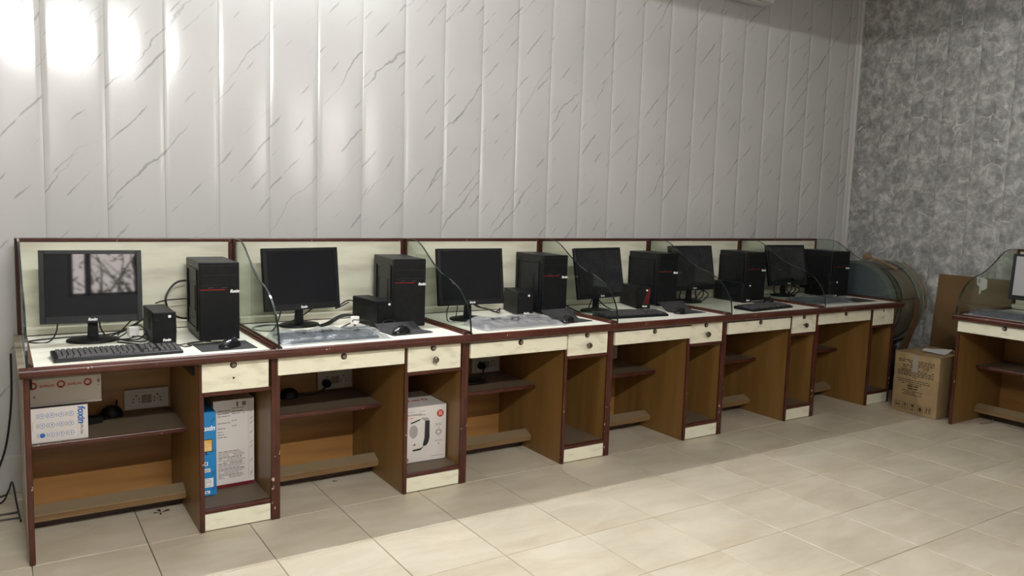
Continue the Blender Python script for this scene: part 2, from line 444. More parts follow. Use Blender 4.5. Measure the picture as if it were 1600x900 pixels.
def disc(mb, cx, cz, r, y, seg=20, r2=None, sx=1.0):
    """flat disc or ring facing -y"""
    if r2 is None:
        mb.prism([(cx+r*sx*math.cos(2*math.pi*k/seg), cz+r*math.sin(2*math.pi*k/seg)) for k in range(seg)], 'y', y-.0004, y+.0002)
    else:
        for k in range(seg):
            a, b = 2*math.pi*k/seg, 2*math.pi*(k+1)/seg
            q = [(cx+q_*sx*math.cos(t_), cz+q_*math.sin(t_)) for q_, t_ in ((r, a), (r, b), (r2, b), (r2, a))]
            mb.prism(q, 'y', y-.0004, y+.0002)
    return mb

# ------------------------------------------------------------------ room shell
XL, XR, YB, YF, ZC = -2.6, 6.10, 0.10, -4.40, 3.35
def struct(o): o['kind'] = 'structure'; return o
floor = struct(B(XL-.2, XR+.2, YF-.2, YB+.2, -.12, -.004).build('floor', 'grout'))
tile0 = None
xs = [.004+.4*k for k in range(-7, 16)]; ys = [-1.163-.3935*k for k in range(-4, 9)]
for y in ys:
    for x in xs:
        x0, x1, y0, y1 = x+.002, x+.4-.002, y-.3935+.002, y-.002
        cx0, cx1, cy0, cy1 = max(x0, XL), min(x1, XR), max(y0, YF), min(y1, YB)
        if cx1-cx0 < .02 or cy1-cy0 < .02: continue
        full = (cx0, cx1, cy0, cy1) == (x0, x1, y0, y1)
        if full and tile0:
            t = tile0.copy(); C.objects.link(t); t.location = (x, y, random.uniform(-.0004, .0))
        else:
            t = B(cx0-x, cx1-x, cy0-y, cy1-y, -.006, 0).build('floor_tile', 'tile', floor, bevel=.0012)
            t.location = (x, y, 0)
            if full: tile0 = t
ceil_ = struct(B(XL-.2, XR+.2, YF-.2, YB+.2, ZC, ZC+.1).build('ceiling', 'ceiling'))
beam = struct(B(XL, XR, -1.70, -1.55, 2.80, ZC).build('shade_beam', 'ceiling'))  # unseen beam, added to keep lamp light off the top of the walls
wl = struct(B(XL-.12, XL, YF-.2, YB+.2, 0, ZC).build('wall_left', 'left_paint'))
# front wall with two window openings
WINS = [(-.26, .30, 1.62, 2.42, (-.135, -.085)), (2.55, 3.55, 1.55, 2.50, (3.03, 3.08))]
wf = MB()
xa = XL
for x0, x1, z0, z1, mu in WINS:
    wf.box(xa, x0, YF-.12, YF, 0, ZC).box(x0, x1, YF-.12, YF, 0, z0).box(x0, x1, YF-.12, YF, z1, ZC); xa = x1
wf.box(xa, XR, YF-.12, YF, 0, ZC)
wf = struct(wf.build('wall_front', 'plaster'))
for i, (x0, x1, z0, z1, mu) in enumerate(WINS):
    win = struct(B(x0, x1, YF-.08, YF-.075, z0, z1).build('window_%d' % (i+1), ('window_glass', 'dimmed_glass')[i]))
    fr = MB()
    for a in ((x0, x0+.03), (x1-.03, x1), mu): fr.box(a[0], a[1], YF-.10, YF-.04, z0, z1)
    for a in ((z0, z0+.03), (z1-.03, z1)): fr.box(x0+.03, x1-.03, YF-.10, YF-.04, a[0], a[1])
    fr.build('window_frame', 'dark_wood', win)
# back wall: marble print panels, each bowed with grooved edges
PW, PX0 = .2546, .126
wb = struct(B(XL-.2, XR+.2, YB+.012, YB+.15, 0, ZC).build('wall_back', 'plaster'))
def panel_profile(w, bow, n=10):
    pts = [(0, .0068), (.0006, .0052), (.0014, .0046)]
    for k in range(n+1):
        t = k/n; pts.append((.0022+(w-.0044)*t, .0042-bow*(1-(2*t-1)**2)))
    return pts + [(w-.0014, .0046), (w-.0006, .0052), (w, .0068)]
def panel_mesh(w, zt, axis):
    pr = panel_profile(w, .0038 if axis == 'y' else .0012)
    m = MB(); n = len(pr); vs = []
    for z in (0.0, zt):
        for a, d in pr: vs.append((a, d, z) if axis == 'y' else (d, -a, z))
    m.add(vs, [(i, i+1, n+i+1, n+i) for i in range(n-1)])
    return m
p0 = None
for k in range(-11, 24):
    x = PX0+PW*k; x1 = min(x+PW, XR)
    if x < XL-.02 and x+PW < XL: continue
    if p0 and x+PW <= XR:
        o = p0.copy(); C.objects.link(o); o.location = (x, YB, 0)
    else:
        o = panel_mesh(min(PW, XR-x), ZC, 'y').build('wall_panel', 'marble', wb, smooth=True); o.location = (x, YB, 0)
        if x+PW <= XR: p0 = o
# right wall: grey crackle panels
wr = struct(B(XR+.012, XR+.15, YF-.2, YB+.2, 0, ZC).build('wall_right', 'plaster'))
p1 = None
for k in range(18):
    y = YB-.254*k; w = min(.254, y-YF)
    if w < .02: continue
    if p1 and w > .253:
        o = p1.copy(); C.objects.link(o); o.location = (XR, y, 0)
    else:
        o = panel_mesh(w, ZC, 'x').build('wall_panel', 'grey_panel', wr, smooth=True); o.location = (XR, y, 0)
        p1 = p1 or o
struct(MB().prism([(XR-.035, YB), (XR-.030, YB-.012), (XR-.012, YB-.016), (XR-.006, YB-.030), (XR, YB-.035), (XR+.005, YB+.005)], 'z', .18, ZC).build('trim_1', 'white_trim'))
struct(B(XL, XR, YB-.012, YB+.01, 0, .176).build('baseboard_back', 'white_trim', bevel=.003))
struct(B(XR-.012, XR+.01, YF, YB-.012, 0, .10).build('baseboard_right', 'white_trim', bevel=.003))

# lamps of the room
def tube_light(label, loc, length, mat, rz, tilt):
    # LED batten: a slim housing whose diffuser looks out into the room, tilted a little down
    t = thing('tube_light', label, 'lamp', loc, rz)
    R = Matrix.Rotation(tilt, 4, 'X')
    m = B(-length/2-.03, length/2+.03, -.030, .0, -.026, .026); m.xform(R); m.build('housing', 'steel', t, bevel=.003)
    d = B(-length/2, length/2, -.0315, -.0302, -.021, .021); d.xform(R); d.build('diffuser', mat, t)
    for q in (-1, 1):
        e = B(q*length/2, q*(length/2+.025), -.042, -.002, -.024, .024); e.xform(R); e.build('end_holder', 'steel', t)
    return t
tube_light('tube lamp high on the marble wall above the left desks', (1.25, .055, 2.72), 1.2, 'tube_back', 0, BACK_TILT)
tube_light('tube lamp high on the wall opposite the desks', (.50, YF+.03, 2.80), 1.2, 'tube_front', math.pi, .30)

# tree outside the window, seen only as a reflection
tr = thing('tree', 'bushy tree outside the window behind the camera', 'tree', (.2, -7.6, 0))
MB().tube([(0, 0, 0), (.05, 0, 1.6), (-.05, .05, 2.6)], [.09, .07, .03], 8).build('trunk', 'bark', tr, smooth=True)
rt = random.Random(3); m = MB()
for i in range(1500):
    cz = 2.40-1.25*rt.random()**.8 if i % 12 else rt.uniform(2.4, 2.9); rr_ = 1.05*(.55+.45*min(1, (2.95-cz)/.7))
    cx, cy = rt.uniform(-1, 1)*rr_, rt.uniform(-.5, .5)
    d = Vector((rt.uniform(-1, 1), rt.uniform(-1, 1), rt.uniform(-1, 1))).normalized()*.045; e = d.orthogonal().normalized()*.014
    p = Vector((cx, cy, cz)); m.add([p-d, p+e, p+d, p-e], [(0, 1, 2, 3)])
for i in range(40):
    a0 = Vector((rt.uniform(-.5, .5), rt.uniform(-.2, .2), rt.uniform(1.4, 2.2))); a1 = a0+Vector((rt.uniform(-.6, .6), rt.uniform(-.2, .2), rt.uniform(.3, .8)))
    m.tube([a0, (a0+a1)/2+Vector((.05, 0, .03)), a1], [.012, .008, .004], 4)
tag(m.build('foliage', 'foliage', tr), kind='stuff')

# air conditioner at the top of the marble wall
ac = thing('air_conditioner', 'white split air conditioner at the top of the marble wall', 'air conditioner', (4.05, YB-.002, 2.905))
MB().prism([(0, .02), (-.10, 0), (-.17, .012), (-.205, .06), (-.21, .26), (-.19, .29), (0, .30)], 'x', 0, .73).build('body', 'ac', ac, bevel=.004)
B(.03, .70, -.165, -.105, -.004, .006).build('louver', 'ac', ac)
B(.02, .71, -.2145, -.2095, .08, .27).build('front_panel', 'ac', ac, bevel=.003)

# ------------------------------------------------------------------ desks
X = [-.003, .9139, 1.8462, 2.7738, 3.6867, 4.6036, 5.5196]
PD = [.6027, 1.5214, 2.4596, 3.3758, 4.3169, 5.2297]
HT, D, TH = .76, .76, .018
GP = [(-.02, 1.183), (-.13, 1.185), (-.20, 1.182), (-.265, 1.163), (-.345, 1.116), (-.435, 1.064), (-.52, 1.028), (-.61, 1.006), (-.69, .974), (-.75, .930), (-.79, .878), (-.812, .826), (-.820, .764)]
def glass_divider(x, parent, outer=True):
    pts = spline([(0, a, b) for a, b in GP], 4)
    prof = [(p.y, p.z) for p in pts]
    poly = prof + [(-.02, .764)]
    g = MB().prism(poly, 'x', x-.004, x+.004).build('glass_divider', 'glass', parent)
    # polished edge: a thin ribbon following the curve
    n = len(prof); vs = []; fs = []
    for i, (a, b) in enumerate(prof):
        t = Vector((prof[min(i+1, n-1)][0]-prof[max(i-1, 0)][0], prof[min(i+1, n-1)][1]-prof[max(i-1, 0)][1])).normalized()
        nx, nz = -t.y, t.x
        if nz < 0 and i < n//2: nx, nz = -nx, -nz
        if nx > 0 and i >= n//2: nx, nz = -nx, -nz
        for dx, off in ((-.0042, -.0015), (-.0042, .0008), (.0042, .0008), (.0042, -.0015)):
            vs.append((x+dx, a+nx*off, b+nz*off))
    for i in range(n-1):
        for k in range(4): fs.append((i*4+k, i*4+(k+1) % 4, (i+1)*4+(k+1) % 4, (i+1)*4+k))
    MB().add(vs, fs).build('glass_edge', 'glass_edge', g)
    ch = MB()
    if outer: ch.box(x-.030, x-.0045, -.80, -.10, HT, HT+.007).box(x-.018, x-.0045, -.80, -.10, HT+.007, HT+.014)
    ch.box(x+.0045, x+.022, -.80, -.10, HT, HT+.007)
    ch.box(x+.0045, x+.014, -.80, -.10, HT+.007, HT+.014)
    ch.build('glass_channel', 'maroon', parent, bevel=.002)
def ring_lock(parent, x, z, y=-.7805):
    l = MB().tube([(x, y, z), (x, y-.006, z)], [.0145, .0125], 18).build('lock', 'lock', parent, smooth=True)
    MB().tube([(x, y-.006, z), (x, y-.0085, z)], .0085, 12).box(x-.0015, x+.0015, y-.0092, y-.008, z-.006, z+.006).build('keyhole', 'socket_brown', l)
def knob(parent, x, z, y=-.7805):
    prof = [(.005, 0), (.006, .010), (.012, .014), (.016, .021), (.014, .028), (.006, .031)]
    m = MB().lathe(prof, 18); m.xform(Matrix.Translation((x, y, z)) @ Matrix.Rotation(math.pi/2, 4, 'X'))
    m.build('knob', 'brass', parent, smooth=True)
def socket_plate(parent, x, z, w=.19, h=.095, y=-.138):
    p = B(x, x+w, y-.010, y, z, z+h).build('socket_plate', 'socket', parent, bevel=.003)
    iw = w*.72; ix = x+w*.14; iz = z+h*.16; ih = h*.68
    B(ix, ix+iw, y-.0125, y-.009, iz, iz+ih).build('socket_module', 'socket', p, bevel=.001)
    holes = MB()
    for cx in (ix+iw*.17, ix+iw*.83):
        for dx, dz in ((0, .018), (-.012, .002), (.012, .002), (-.014, -.012), (.014, -.012)):
            holes.tube([(cx+dx, y-.0122, iz+ih/2+dz), (cx+dx, y-.0132, iz+ih/2+dz)], .0042 if dz > .01 else .0034, 8)
    holes.build('socket_hole', 'socket_dark', p)
    for cx in (ix+iw*.41, ix+iw*.57):
        B(cx-.010, cx+.010, y-.016, y-.0123, iz+ih*.2, iz+ih*.8).build('switch', 'socket_brown', p, bevel=.001)
def edge(parent, x0, x1, z0, z1, y0=-.772, y1=-.756):
    B(x0, x1, y0, y1, z0, z1).build('edge_trim', 'maroon', parent, bevel=.004, seg=2)

def desk(label, loc, w, ped, rz=0.0, kb=(0.0, 0.0, 0.0), keyboard_drawer=True, right_glass=False, first=False, plain_lock=False, knobbed=True, socket=True, group='computer desks along the walls'):
    t = thing('computer_desk', label, 'desk', loc, rz, group)
    # side panels
    for x0, mt in ((0, 'brown'), (w-TH, 'brown')):
        o = B(x0, x0+TH, -D, -.02, 0, .722).build('side_panel', mt, t)
        edge(o, x0-.001 if x0 else x0, x0+TH+.002, .0, .722)
    if first: B(-.004, -.0003, -D+.01, -.02, .01, .74).build('outer_veneer', 'raw_ply', t)
    o = B(ped, ped+TH, -D, -.13, 0, .722).build('pedestal_panel', 'brown', t); edge(o, ped-.001, ped+TH+.001, 0, .722)
    B(TH, w-TH, -.13, -.115, .005, .735).build('back_board', 'brown_back', t)
    # desktop and its rounded maroon nosing
    dt = B(0, w, -.802, -.02, .738, HT).build('desktop', 'cream_top', t)
    nose = [(-.800, .7605), (-.812, .7625), (-.821, .758), (-.826, .748), (-.826, .736), (-.820, .726), (-.808, .720), (-.775, .720), (-.775, .7375), (-.800, .7375)]
    MB().prism(nose, 'x', -.012 if first else 0, w+(.02 if right_glass else 0)).build('desktop_nosing', 'maroon', dt, smooth=True)
    # upright back panel with rail, posts and the cable ledge
    B(.02, w-.02, -.05, -.022, HT, 1.168).build('back_panel', 'cream_back', t)
    B(.0, w, -.055, -.015, 1.168, 1.185).build('top_rail', 'maroon', t, bevel=.003)
    B(.0, .021, -.056, -.016, HT, 1.168).build('post', 'maroon', t, bevel=.002)
    B(w-.021, w, -.056, -.016, HT, 1.168).build('post', 'maroon', t, bevel=.002)
    lg = B(.021, w-.021, -.105, -.05, HT, .795).build('cable_ledge', 'cream_back', t, bevel=.003)
    B(.021, w-.021, -.107, -.104, HT, .764).build('ledge_strip', 'dark_wood', lg)
    glass_divider(.012 if first else .0, t, not first)
    if first: B(-.016, .0075, -.80, -.03, .741, HT+.001).build('side_lipping', 'raw_ply', t)
    if right_glass: glass_divider(w-.010, t)
    # drawers
    if keyboard_drawer:
        dx, dy, dz = kb
        k = B(.008+dx, min(.600+dx, ped+.007), -.780+dy, -.764+dy, .640+dz, .714+dz).build('keyboard_drawer', 'cream', t, bevel=.0015)
        B(.03+dx, .58+dx, -.764+dy, -.30, .665+dz, .677+dz).build('drawer_tray', 'brown', k)
        ring_lock(k, .302+dx, .700+dz, -.7802+dy)
    for s in (TH, ped-.012):
        B(s, s+.012, -.70, -.25, .655, .690).build('drawer_slide', 'charcoal', t)
    d = B(ped+.010, w-.032, -.780, -.764, .597, .7195).build('pedestal_drawer', 'cream', t, bevel=.0015)
    B(ped+.03, w-.05, -.764, -.30, .605, .700).build('drawer_box', 'brown', d)
    px = (ped+w-.022)/2-.010
    if plain_lock:
        MB().box(px-.005, px+.005, -.7815, -.780, .690, .712).build('lock', 'lock', d, bevel=.001)
    else: ring_lock(d, px, .704)
    if knobbed: knob(d, px+.004, .650)
    else:
        MB().tube([(px, -.780, .649), (px, -.782, .649)], .0045, 10).build('screw_hole', 'lock', d)
    B(ped+TH, w-TH, -.772, -.745, .577, .597).build('drawer_rail', 'maroon', t, bevel=.003)
    # shelves, footrest, kick plate
    s = B(TH, ped, -.500, -.13, .368, .386).build('shelf', 'dusty', t); B(TH, ped-.004, -.513, -.499, .366, .388).build('shelf_nosing', 'maroon', s, bevel=.004, seg=2)
    MB().prism([(-.425, .112), (-.482, .084), (-.478, .054), (-.410, .080)], 'x', TH, ped).build('footrest', 'footrest', t, bevel=.002)
    B(TH, ped, -.385, -.365, .001, .075).build('foot_rail', 'dark_wood', t)
    s = B(ped+TH, w-TH, -.748, -.13, .080, .095).build('bottom_shelf', 'dusty', t); B(ped+TH, w-TH, -.770, -.747, .078, .097).build('shelf_nosing', 'maroon', s, bevel=.004, seg=2)
    B(ped+TH, w-TH-.004, -.770, -.755, .006, .077).build('kick_plate', 'cream', t, bevel=.001)
    if socket: socket_plate(t, .405, .395)
    return t
DL = ['first computer desk from the left, without keyboard drawer, two boxes on its shelf',
      'second computer desk from the left, white heater box in its pedestal',
      'third computer desk from the left, its pedestal empty, black disc lying on its shelf',
      'fourth computer desk from the left, fan of red stripes on the black unit it carries',
      'fifth computer desk from the left, bare black keyboard lying askew at its front edge',
      'sixth computer desk, nearest the drum, glass at both ends, blue pack in its pedestal']
KB = [(0, 0, 0), (0, 0, 0), (.014, -.004, -.004), (.012, -.004, -.007), (.012, -.004, -.007), (-.006, 0, 0)]
for k in range(6):
    desk(DL[k], (X[k], 0, 0), X[k+1]-X[k], PD[k]-X[k], kb=KB[k], keyboard_drawer=k > 0, right_glass=k == 5, first=k == 0,
         plain_lock=k == 5, knobbed=k not in (0, 5), socket=k < 4)
desk('separate computer desk at right against the grey wall, beside the brown carton', (6.085, -1.333, 0), .92, .60, rz=-math.pi/2, first=True, socket=False)

# ------------------------------------------------------------------ monitors
LOGO = 'foxin'
def make_monitor(label, loc, rz, tilt=.14, scr='screen', w=.40, zb=.088):
    t = thing('monitor', label, 'monitor', loc, rz, 'monitors on the desks')
    h = .305; R = Matrix.Translation((0, 0, zb)) @ Matrix.Rotation(-tilt, 4, 'X')
    body = MB().box(-w/2, w/2, .004, .026, 0, h); body.prism([(-w*.30, .03), (w*.30, .03), (w*.26, .25), (-w*.26, .25)], 'y', .026, .048)
    body.xform(R); hs = body.build('housing', 'black', t, bevel=.003)
    bz = MB(); bl, bt, bb = .020, .016, .030
    bz.box(-w/2, -w/2+bl, 0, .006, 0, h).box(w/2-bl, w/2, 0, .006, 0, h).box(-w/2+bl, w/2-bl, 0, .006, h-bt, h).box(-w/2+bl, w/2-bl, 0, .006, 0, bb)
    bz.xform(R); bz.build('bezel', 'charcoal', t, bevel=.0012)
    sc = B(-w/2+bl, w/2-bl, .0025, .0055, bb, h-bt); sc.xform(R); sc.build('screen', scr, t)
    g = text('logo', LOGO, .017, 'white', t, (0, 0, 0), shear=.25, bold=.0006)
    g.data.transform(R @ Matrix.Translation((.0, -.0006, .0135)))
    yb = .036
    MB().prism([(-.022, .012), (.022, .012), (.013, zb+.10), (-.013, zb+.10)], 'y', yb+.010, yb+.032).build('neck', 'black', t, bevel=.003)
    MB().lathe([(.098, 0), (.103, .004), (.100, .010), (.080, .0145), (.040, .018), (.002, .0185)], 36, 1, .82, (0, yb+.02, 0)).build('base', 'black', t, smooth=True)
    return t
MP = [('monitor on the first desk from the left, window reflected in its screen', (.262, -.371), -.086, .141),
      ('monitor on the second desk from the left, turned slightly left behind glass', (1.195, -.300), .155, .125),
      ('monitor on the third desk from the left, in front of a small black UPS', (2.079, -.430), -.03, .143),
      ('monitor on the fourth desk from the left, its left edge behind the curved glass', (2.986, -.430), .138, .19),
      ('monitor on the fifth desk from the left, lower half behind glass', (3.911, -.290), -.004, .20),
      ('monitor on the sixth desk, nearest the corner of the room', (4.918, -.278), -.07, .20)]
for lb, (x, y), a, tl in MP: make_monitor(lb, (x, y, HT), a, tl, w=.385 if 'first' in lb else .40)
make_monitor('monitor with wall glare painted on its screen on the separate desk at right', (5.62, -1.70, HT), -math.pi/2+.10, .08, 'screen_glare', zb=.105)

# ------------------------------------------------------------------ towers
def make_tower(label, loc, rz):
    t = thing('computer_tower', label, 'computer', loc, rz, 'black computer towers on the desks')
    w, d, h = .17, .35, .345
    B(-w/2+.001, w/2-.001, .022, d, .004, h-.002).build('case', 'charcoal', t, bevel=.003)
    fp = B(-w/2, w/2, 0, .021, 0, h).build('front_panel', 'black', t, bevel=.005, seg=2)
    gr = MB()
    for z in (.245, .288, .331): gr.box(-w/2+.012, w/2-.012, -.0008, .002, z-.0006, z+.0006)
    gr.build('bay_groove', 'black_soft', fp)
    pt = MB()
    for x in (-.035, .020): pt.box(x-.012, x+.012, -.0008, .002, .232, .2345)
    pt.build('port_slot', 'keycap', fp)
    B(-w/2+.004, .024, -.0012, .002, .2225, .2265).build('red_strip', 'red', fp)
    text('logo', LOGO, .019, 'white', fp, (.064, -.0006, .2165), shear=.25, bold=.0010)
    # raised relief on the left side cover
    def frame(y0, y1, z0, z1, th, out, nm):
        m = MB(); x1, x0 = -w/2+.001, -w/2+.001-out
        m.box(x0, x1, y0, y0+th, z0, z1).box(x0, x1, y1-th, y1, z0, z1).box(x0, x1, y0+th, y1-th, z0, z0+th).box(x0, x1, y0+th, y1-th, z1-th, z1)
        m.build(nm, 'charcoal', t, bevel=.0024, seg=2)
    frame(.045, .30, .035, .310, .012, .006, 'side_relief'); frame(.10, .26, .12, .235, .004, .0025, 'side_window')
    ft = MB()
    for x in (-.06, .06):
        for y in (.04, .31): ft.box(x-.012, x+.012, y-.012, y+.012, -.0001, .005)
    return t
TP = [('tower on the first desk from the left, right of the UPS with loose cables', (.748, -.500), -.04),
      ('tower on the second desk from the left, standing against the UPS', (1.683, -.473), -.112),
      ('tower on the third desk from the left, its whole left side showing', (2.666, -.375), -.06),
      ('tower on the fourth desk from the left, beside the unit with red stripes', (3.605, -.341), .0),
      ('tower on the fifth desk from the left, behind the bare keyboard and mouse', (4.45, -.355), -.12),
      ('tower on the sixth desk, nearest the drum', (5.39, -.385), -.12)]
tw = make_tower(TP[0][0], (*TP[0][1], HT), TP[0][2])
for lb, (x, y), a in TP[1:]: dup(tw, (x, y, HT), a, lb)

# ------------------------------------------------------------------ UPS units
def make_ups(label, loc, rz, stripes=False):
    t = thing('ups_unit', label, 'UPS', loc, rz, 'small black UPS units on the desks')
    w, d, h = .092, .265, .136
    B(-w/2, w/2, .014, d, .003, h).build('case', 'black', t, bevel=.003)
    fr_ = MB().prism([(-w/2, .0), (w/2, .0), (w/2+.002, h*.4), (w/2, h), (-w/2, h), (-w/2-.002, h*.4)], 'y', 0, .015).build('front_panel', 'black', t, bevel=.003)
    m = MB().tube([(.020, .001, .118), (.020, -.003, .118)], .0062, 16).build('power_button', 'led', fr_, smooth=True)
    B(-.040, -.022, -.0006, .001, .1045, .1060).build('status_slot', 'keycap', fr_)
    text('logo', LOGO, .016, 'white', fr_, (.008, -.0006, .017), shear=.25, bold=.0008)
    g = MB()
    for k in range(6): g.box(-w/2-.0006, -w/2+.001, .06+.012*k, .064+.012*k, .05, .10)
    g.build('vent_slot', 'black_soft', t)
    if stripes:
        s = MB()
        for x0, x1 in ((.012, .040), (-.004, .036), (.026, .044)):
            s.prism([(x0, .030), (x0+.005, .030), (x1, .125), (x1-.004, .125)], 'y', -.0009, .001)
        s.build('red_stripes', 'red', fr_)
    return t
u0 = make_ups('UPS on the first desk from the left, between monitor and tower', (.521, -.504, HT), 0.0)
for lb, (x, y), a in [('UPS on the second desk from the left, its long side facing the camera', (1.553, -.470), .10),
                      ('UPS on the third desk from the left, partly behind the monitor', (2.450, -.390), -.26),
                      ('UPS on the fifth desk from the left, behind the bare keyboard', (4.29, -.42), 0.0),
                      ('UPS on the sixth desk, in front of the tower nearest the drum', (5.225, -.45), -.2)]:
    dup(u0, (x, y, HT), a, lb)
make_ups('UPS with red stripes on the fourth desk from the left', (3.345, -.40, HT), -.30, True)

# ------------------------------------------------------------------ keyboards
def keyboard_parts(t, z=.0):
    w, d = .455, .150
    MB().prism([(-d/2, .006), (-d/2+.006, .013), (d/2-.006, .024), (d/2, .020), (d/2, .003), (-d/2, .0)], 'x', -w/2, w/2).build('keyboard_body', 'black', t, bevel=.003)
    m = MB()
    def key(x0, x1, y0, y1):
        zc = .0125+(.011)*((y0+y1)/2+d/2)/d
        i = .0022
        m.add([(x0, y0, zc-.001), (x1, y0, zc-.001), (x1, y1, zc), (x0, y1, zc), (x0+i, y0+i, zc+.0065), (x1-i, y0+i, zc+.0065), (x1-i, y1-i, zc+.0072), (x0+i, y1-i, zc+.0072)],
              [(4, 5, 6, 7), (0, 1, 5, 4), (1, 2, 6, 5), (2, 3, 7, 6), (3, 0, 4, 7)])
    p = .0190
    for r in range(6):
        y0 = -d/2+.014+r*.0195+(.006 if r == 5 else 0); y1 = y0+.0180
        if r == 0:
            for a, b in ((0, 1.5), (1.5, 2.7), (2.7, 4), (4, 10), (10, 11.2), (11.2, 12.4), (12.4, 13.6), (13.6, 15)): key(-w/2+.014+a*p, -w/2+.014+b*p-.001, y0, y1)
        else:
            for c in range(15): key(-w/2+.014+c*p, -w/2+.014+(c+1)*p-.001, y0, y1)
        for c in range(3):
            if r in (0, 3, 4, 5) or (r == 1 and c == 1): key(-w/2+.309+c*p, -w/2+.309+(c+1)*p-.001, y0, y1)
        if r < 5:
            for c in range(4): key(-w/2+.372+c*p, -w/2+.372+(c+1)*p-.001, y0, y1)
    tag(m.build('keycaps', 'keycap', t), kind='stuff')
def make_keyboard(label, loc, rz):
    t = thing('keyboard', label, 'keyboard', loc, rz, 'black keyboards on the desks'); keyboard_parts(t); return t
k0 = make_keyboard('unwrapped keyboard on the first desk from the left, under its monitor', (.322, -.672, HT), .035)
dup(k0, (3.055, -.610, HT), -.06, 'unwrapped keyboard on the fourth desk, its left half behind the glass')
dup(k0, (4.165, -.668, HT), .10, 'unwrapped keyboard on the fifth desk, askew at the front edge')
def wrapped_keyboard(label, loc, rz, seed, mat='film', lw=(.25, .30), dp=.115, prints=True, skew=0.0, ht=.036):
    t = thing('wrapped_keyboard', label, 'keyboard', loc, rz, 'keyboards still in plastic bags'); keyboard_parts(t)
    rn = random.Random(seed); ph = [rn.uniform(0, 6.28) for _ in range(8)]
    def fn(u, v):
        x = -lw[0]+(lw[0]+lw[1])*u; y = -dp+2*dp*v+skew*(u-.5)
        inx = max(0, min(1, (x+.245)/.02))*max(0, min(1, (.25-x)/.03)); iny = max(0, min(1, (v)/.16))*max(0, min(1, (1-v)/.16))
        z = .0015+ht*(.55+.45*v)*(inx*iny)**.6
        wr = .0035*math.sin(31*x+14*y+ph[0])+.0030*math.sin(55*y-23*x+ph[1])+.0022*math.sin(90*x+60*y+ph[2])
        edge_ = min(1, 8*min(u, 1-u, v, 1-v))
        x += .006*math.sin(40*y+ph[3])*(1 if u > .9 or u < .1 else 0); y += .006*math.sin(23*x+ph[4])*(1 if v > .85 or v < .15 else 0)
        return (x, y, max(.0012, z+wr*edge_+(.004 if .1 < u < .9 else .002)*edge_))
    bag = MB().grid(56, 22, fn).build('plastic_bag', mat, t, smooth=True)
    if prints:
        pr = MB()
        def mark(cx, cy, r):
            zz = .0015+ht*(.55+.45*(cy+dp)/(2*dp))+.0130
            for k in range(14):
                a, b = 2*math.pi*k/14, 2*math.pi*(k+1)/14
                pr.add([(cx+r*math.cos(a), cy+.6*r*math.sin(a), zz), (cx+r*math.cos(b), cy+.6*r*math.sin(b), zz), (cx+.5*r*math.cos(b), cy+.28*r*math.sin(b), zz), (cx+.5*r*math.cos(a), cy+.28*r*math.sin(a), zz)], [(0, 1, 2, 3)])
            pr.box(cx-r*1.9, cx-r*1.1, cy-.004, cy+.004, zz, zz+.0003).box(cx+r*1.15, cx+r*1.6, cy-.008, cy-.002, zz, zz+.0003)
        for cx in (-.12, .0, .13): mark(cx, .0, .032)
        pr.build('bag_print', 'ink_black', t)
    return t
wrapped_keyboard('keyboard in a clear plastic bag on the second desk, under its monitor', (1.185, -.640, HT), -.02, 1, 'film_dark', (.262, .285))
wrapped_keyboard('keyboard in a crumpled grey plastic bag on the third desk, black marks printed on it', (2.225, -.628, HT), .03, 2, 'film', (.265, .27), .125)
wrapped_keyboard('keyboard in a plastic bag on the sixth desk, nearest the drum', (4.86, -.585, HT), -.05, 3, 'film_dark', (.25, .30), .12, False)
wrapped_keyboard('keyboard in a dull plastic bag on the separate desk at right', (5.42, -1.63, HT), -math.pi/2, 4, 'film_dark', (.25, .26), .12, False)

# ------------------------------------------------------------------ mice and pads
def mouse_pad(label, loc, rz, w=.22, d=.18, curl=0.0, back=0.0):
    def fn(u, v):
        z = .0022+curl*max(0, u-.75)*2*max(0, .5-v)+back*max(0, v-.6)**1.3
        return ((u-.5)*w, (v-.5)*d, z)
    m = MB(); m.grid(12, 10, fn)
    n = len(m.v); m.add([(x, y, max(0, z-.0022)) for x, y, z in m.v], []); m.f += [tuple(i+n for i in f)[::-1] for f in m.f[:120]]
    rim = [i for i in range(13)]+[13*j+12 for j in range(1, 11)]+[130+i for i in range(11, -1, -1)]+[13*j for j in range(9, 0, -1)]
    m.f += [(rim[i], rim[(i+1) % len(rim)], rim[(i+1) % len(rim)]+n, rim[i]+n) for i in range(len(rim))]
    o = m.build('mouse_pad', 'pad', None, smooth=True); o.location = loc; o.rotation_euler = (0, 0, rz)
    return tag(o, label, 'mouse pad', 'black mouse pads')
mouse_pad('black mouse pad on the first desk from the left, below the tower', (.732, -.652, HT), .02, .225, .19)
mouse_pad('black mouse pad on the second desk, below the UPS and tower', (1.592, -.602, HT), .08, .22, .19, .02, .10)
mouse_pad('black mouse pad on the third desk, its back edge curled up', (2.590, -.600, HT), .10, .22, .19, .01, .16)
mouse_pad('black mouse pad on the fourth desk, its back edge curled up', (3.510, -.575, HT), .05, .22, .20, 0, .16)
mouse_pad('black mouse pad on the fifth desk, behind the keyboard', (4.435, -.475, HT), .0, .19, .16)
mouse_pad('black mouse pad on the sixth desk, right of the bagged keyboard', (5.265, -.610, HT), -.03, .23, .19)
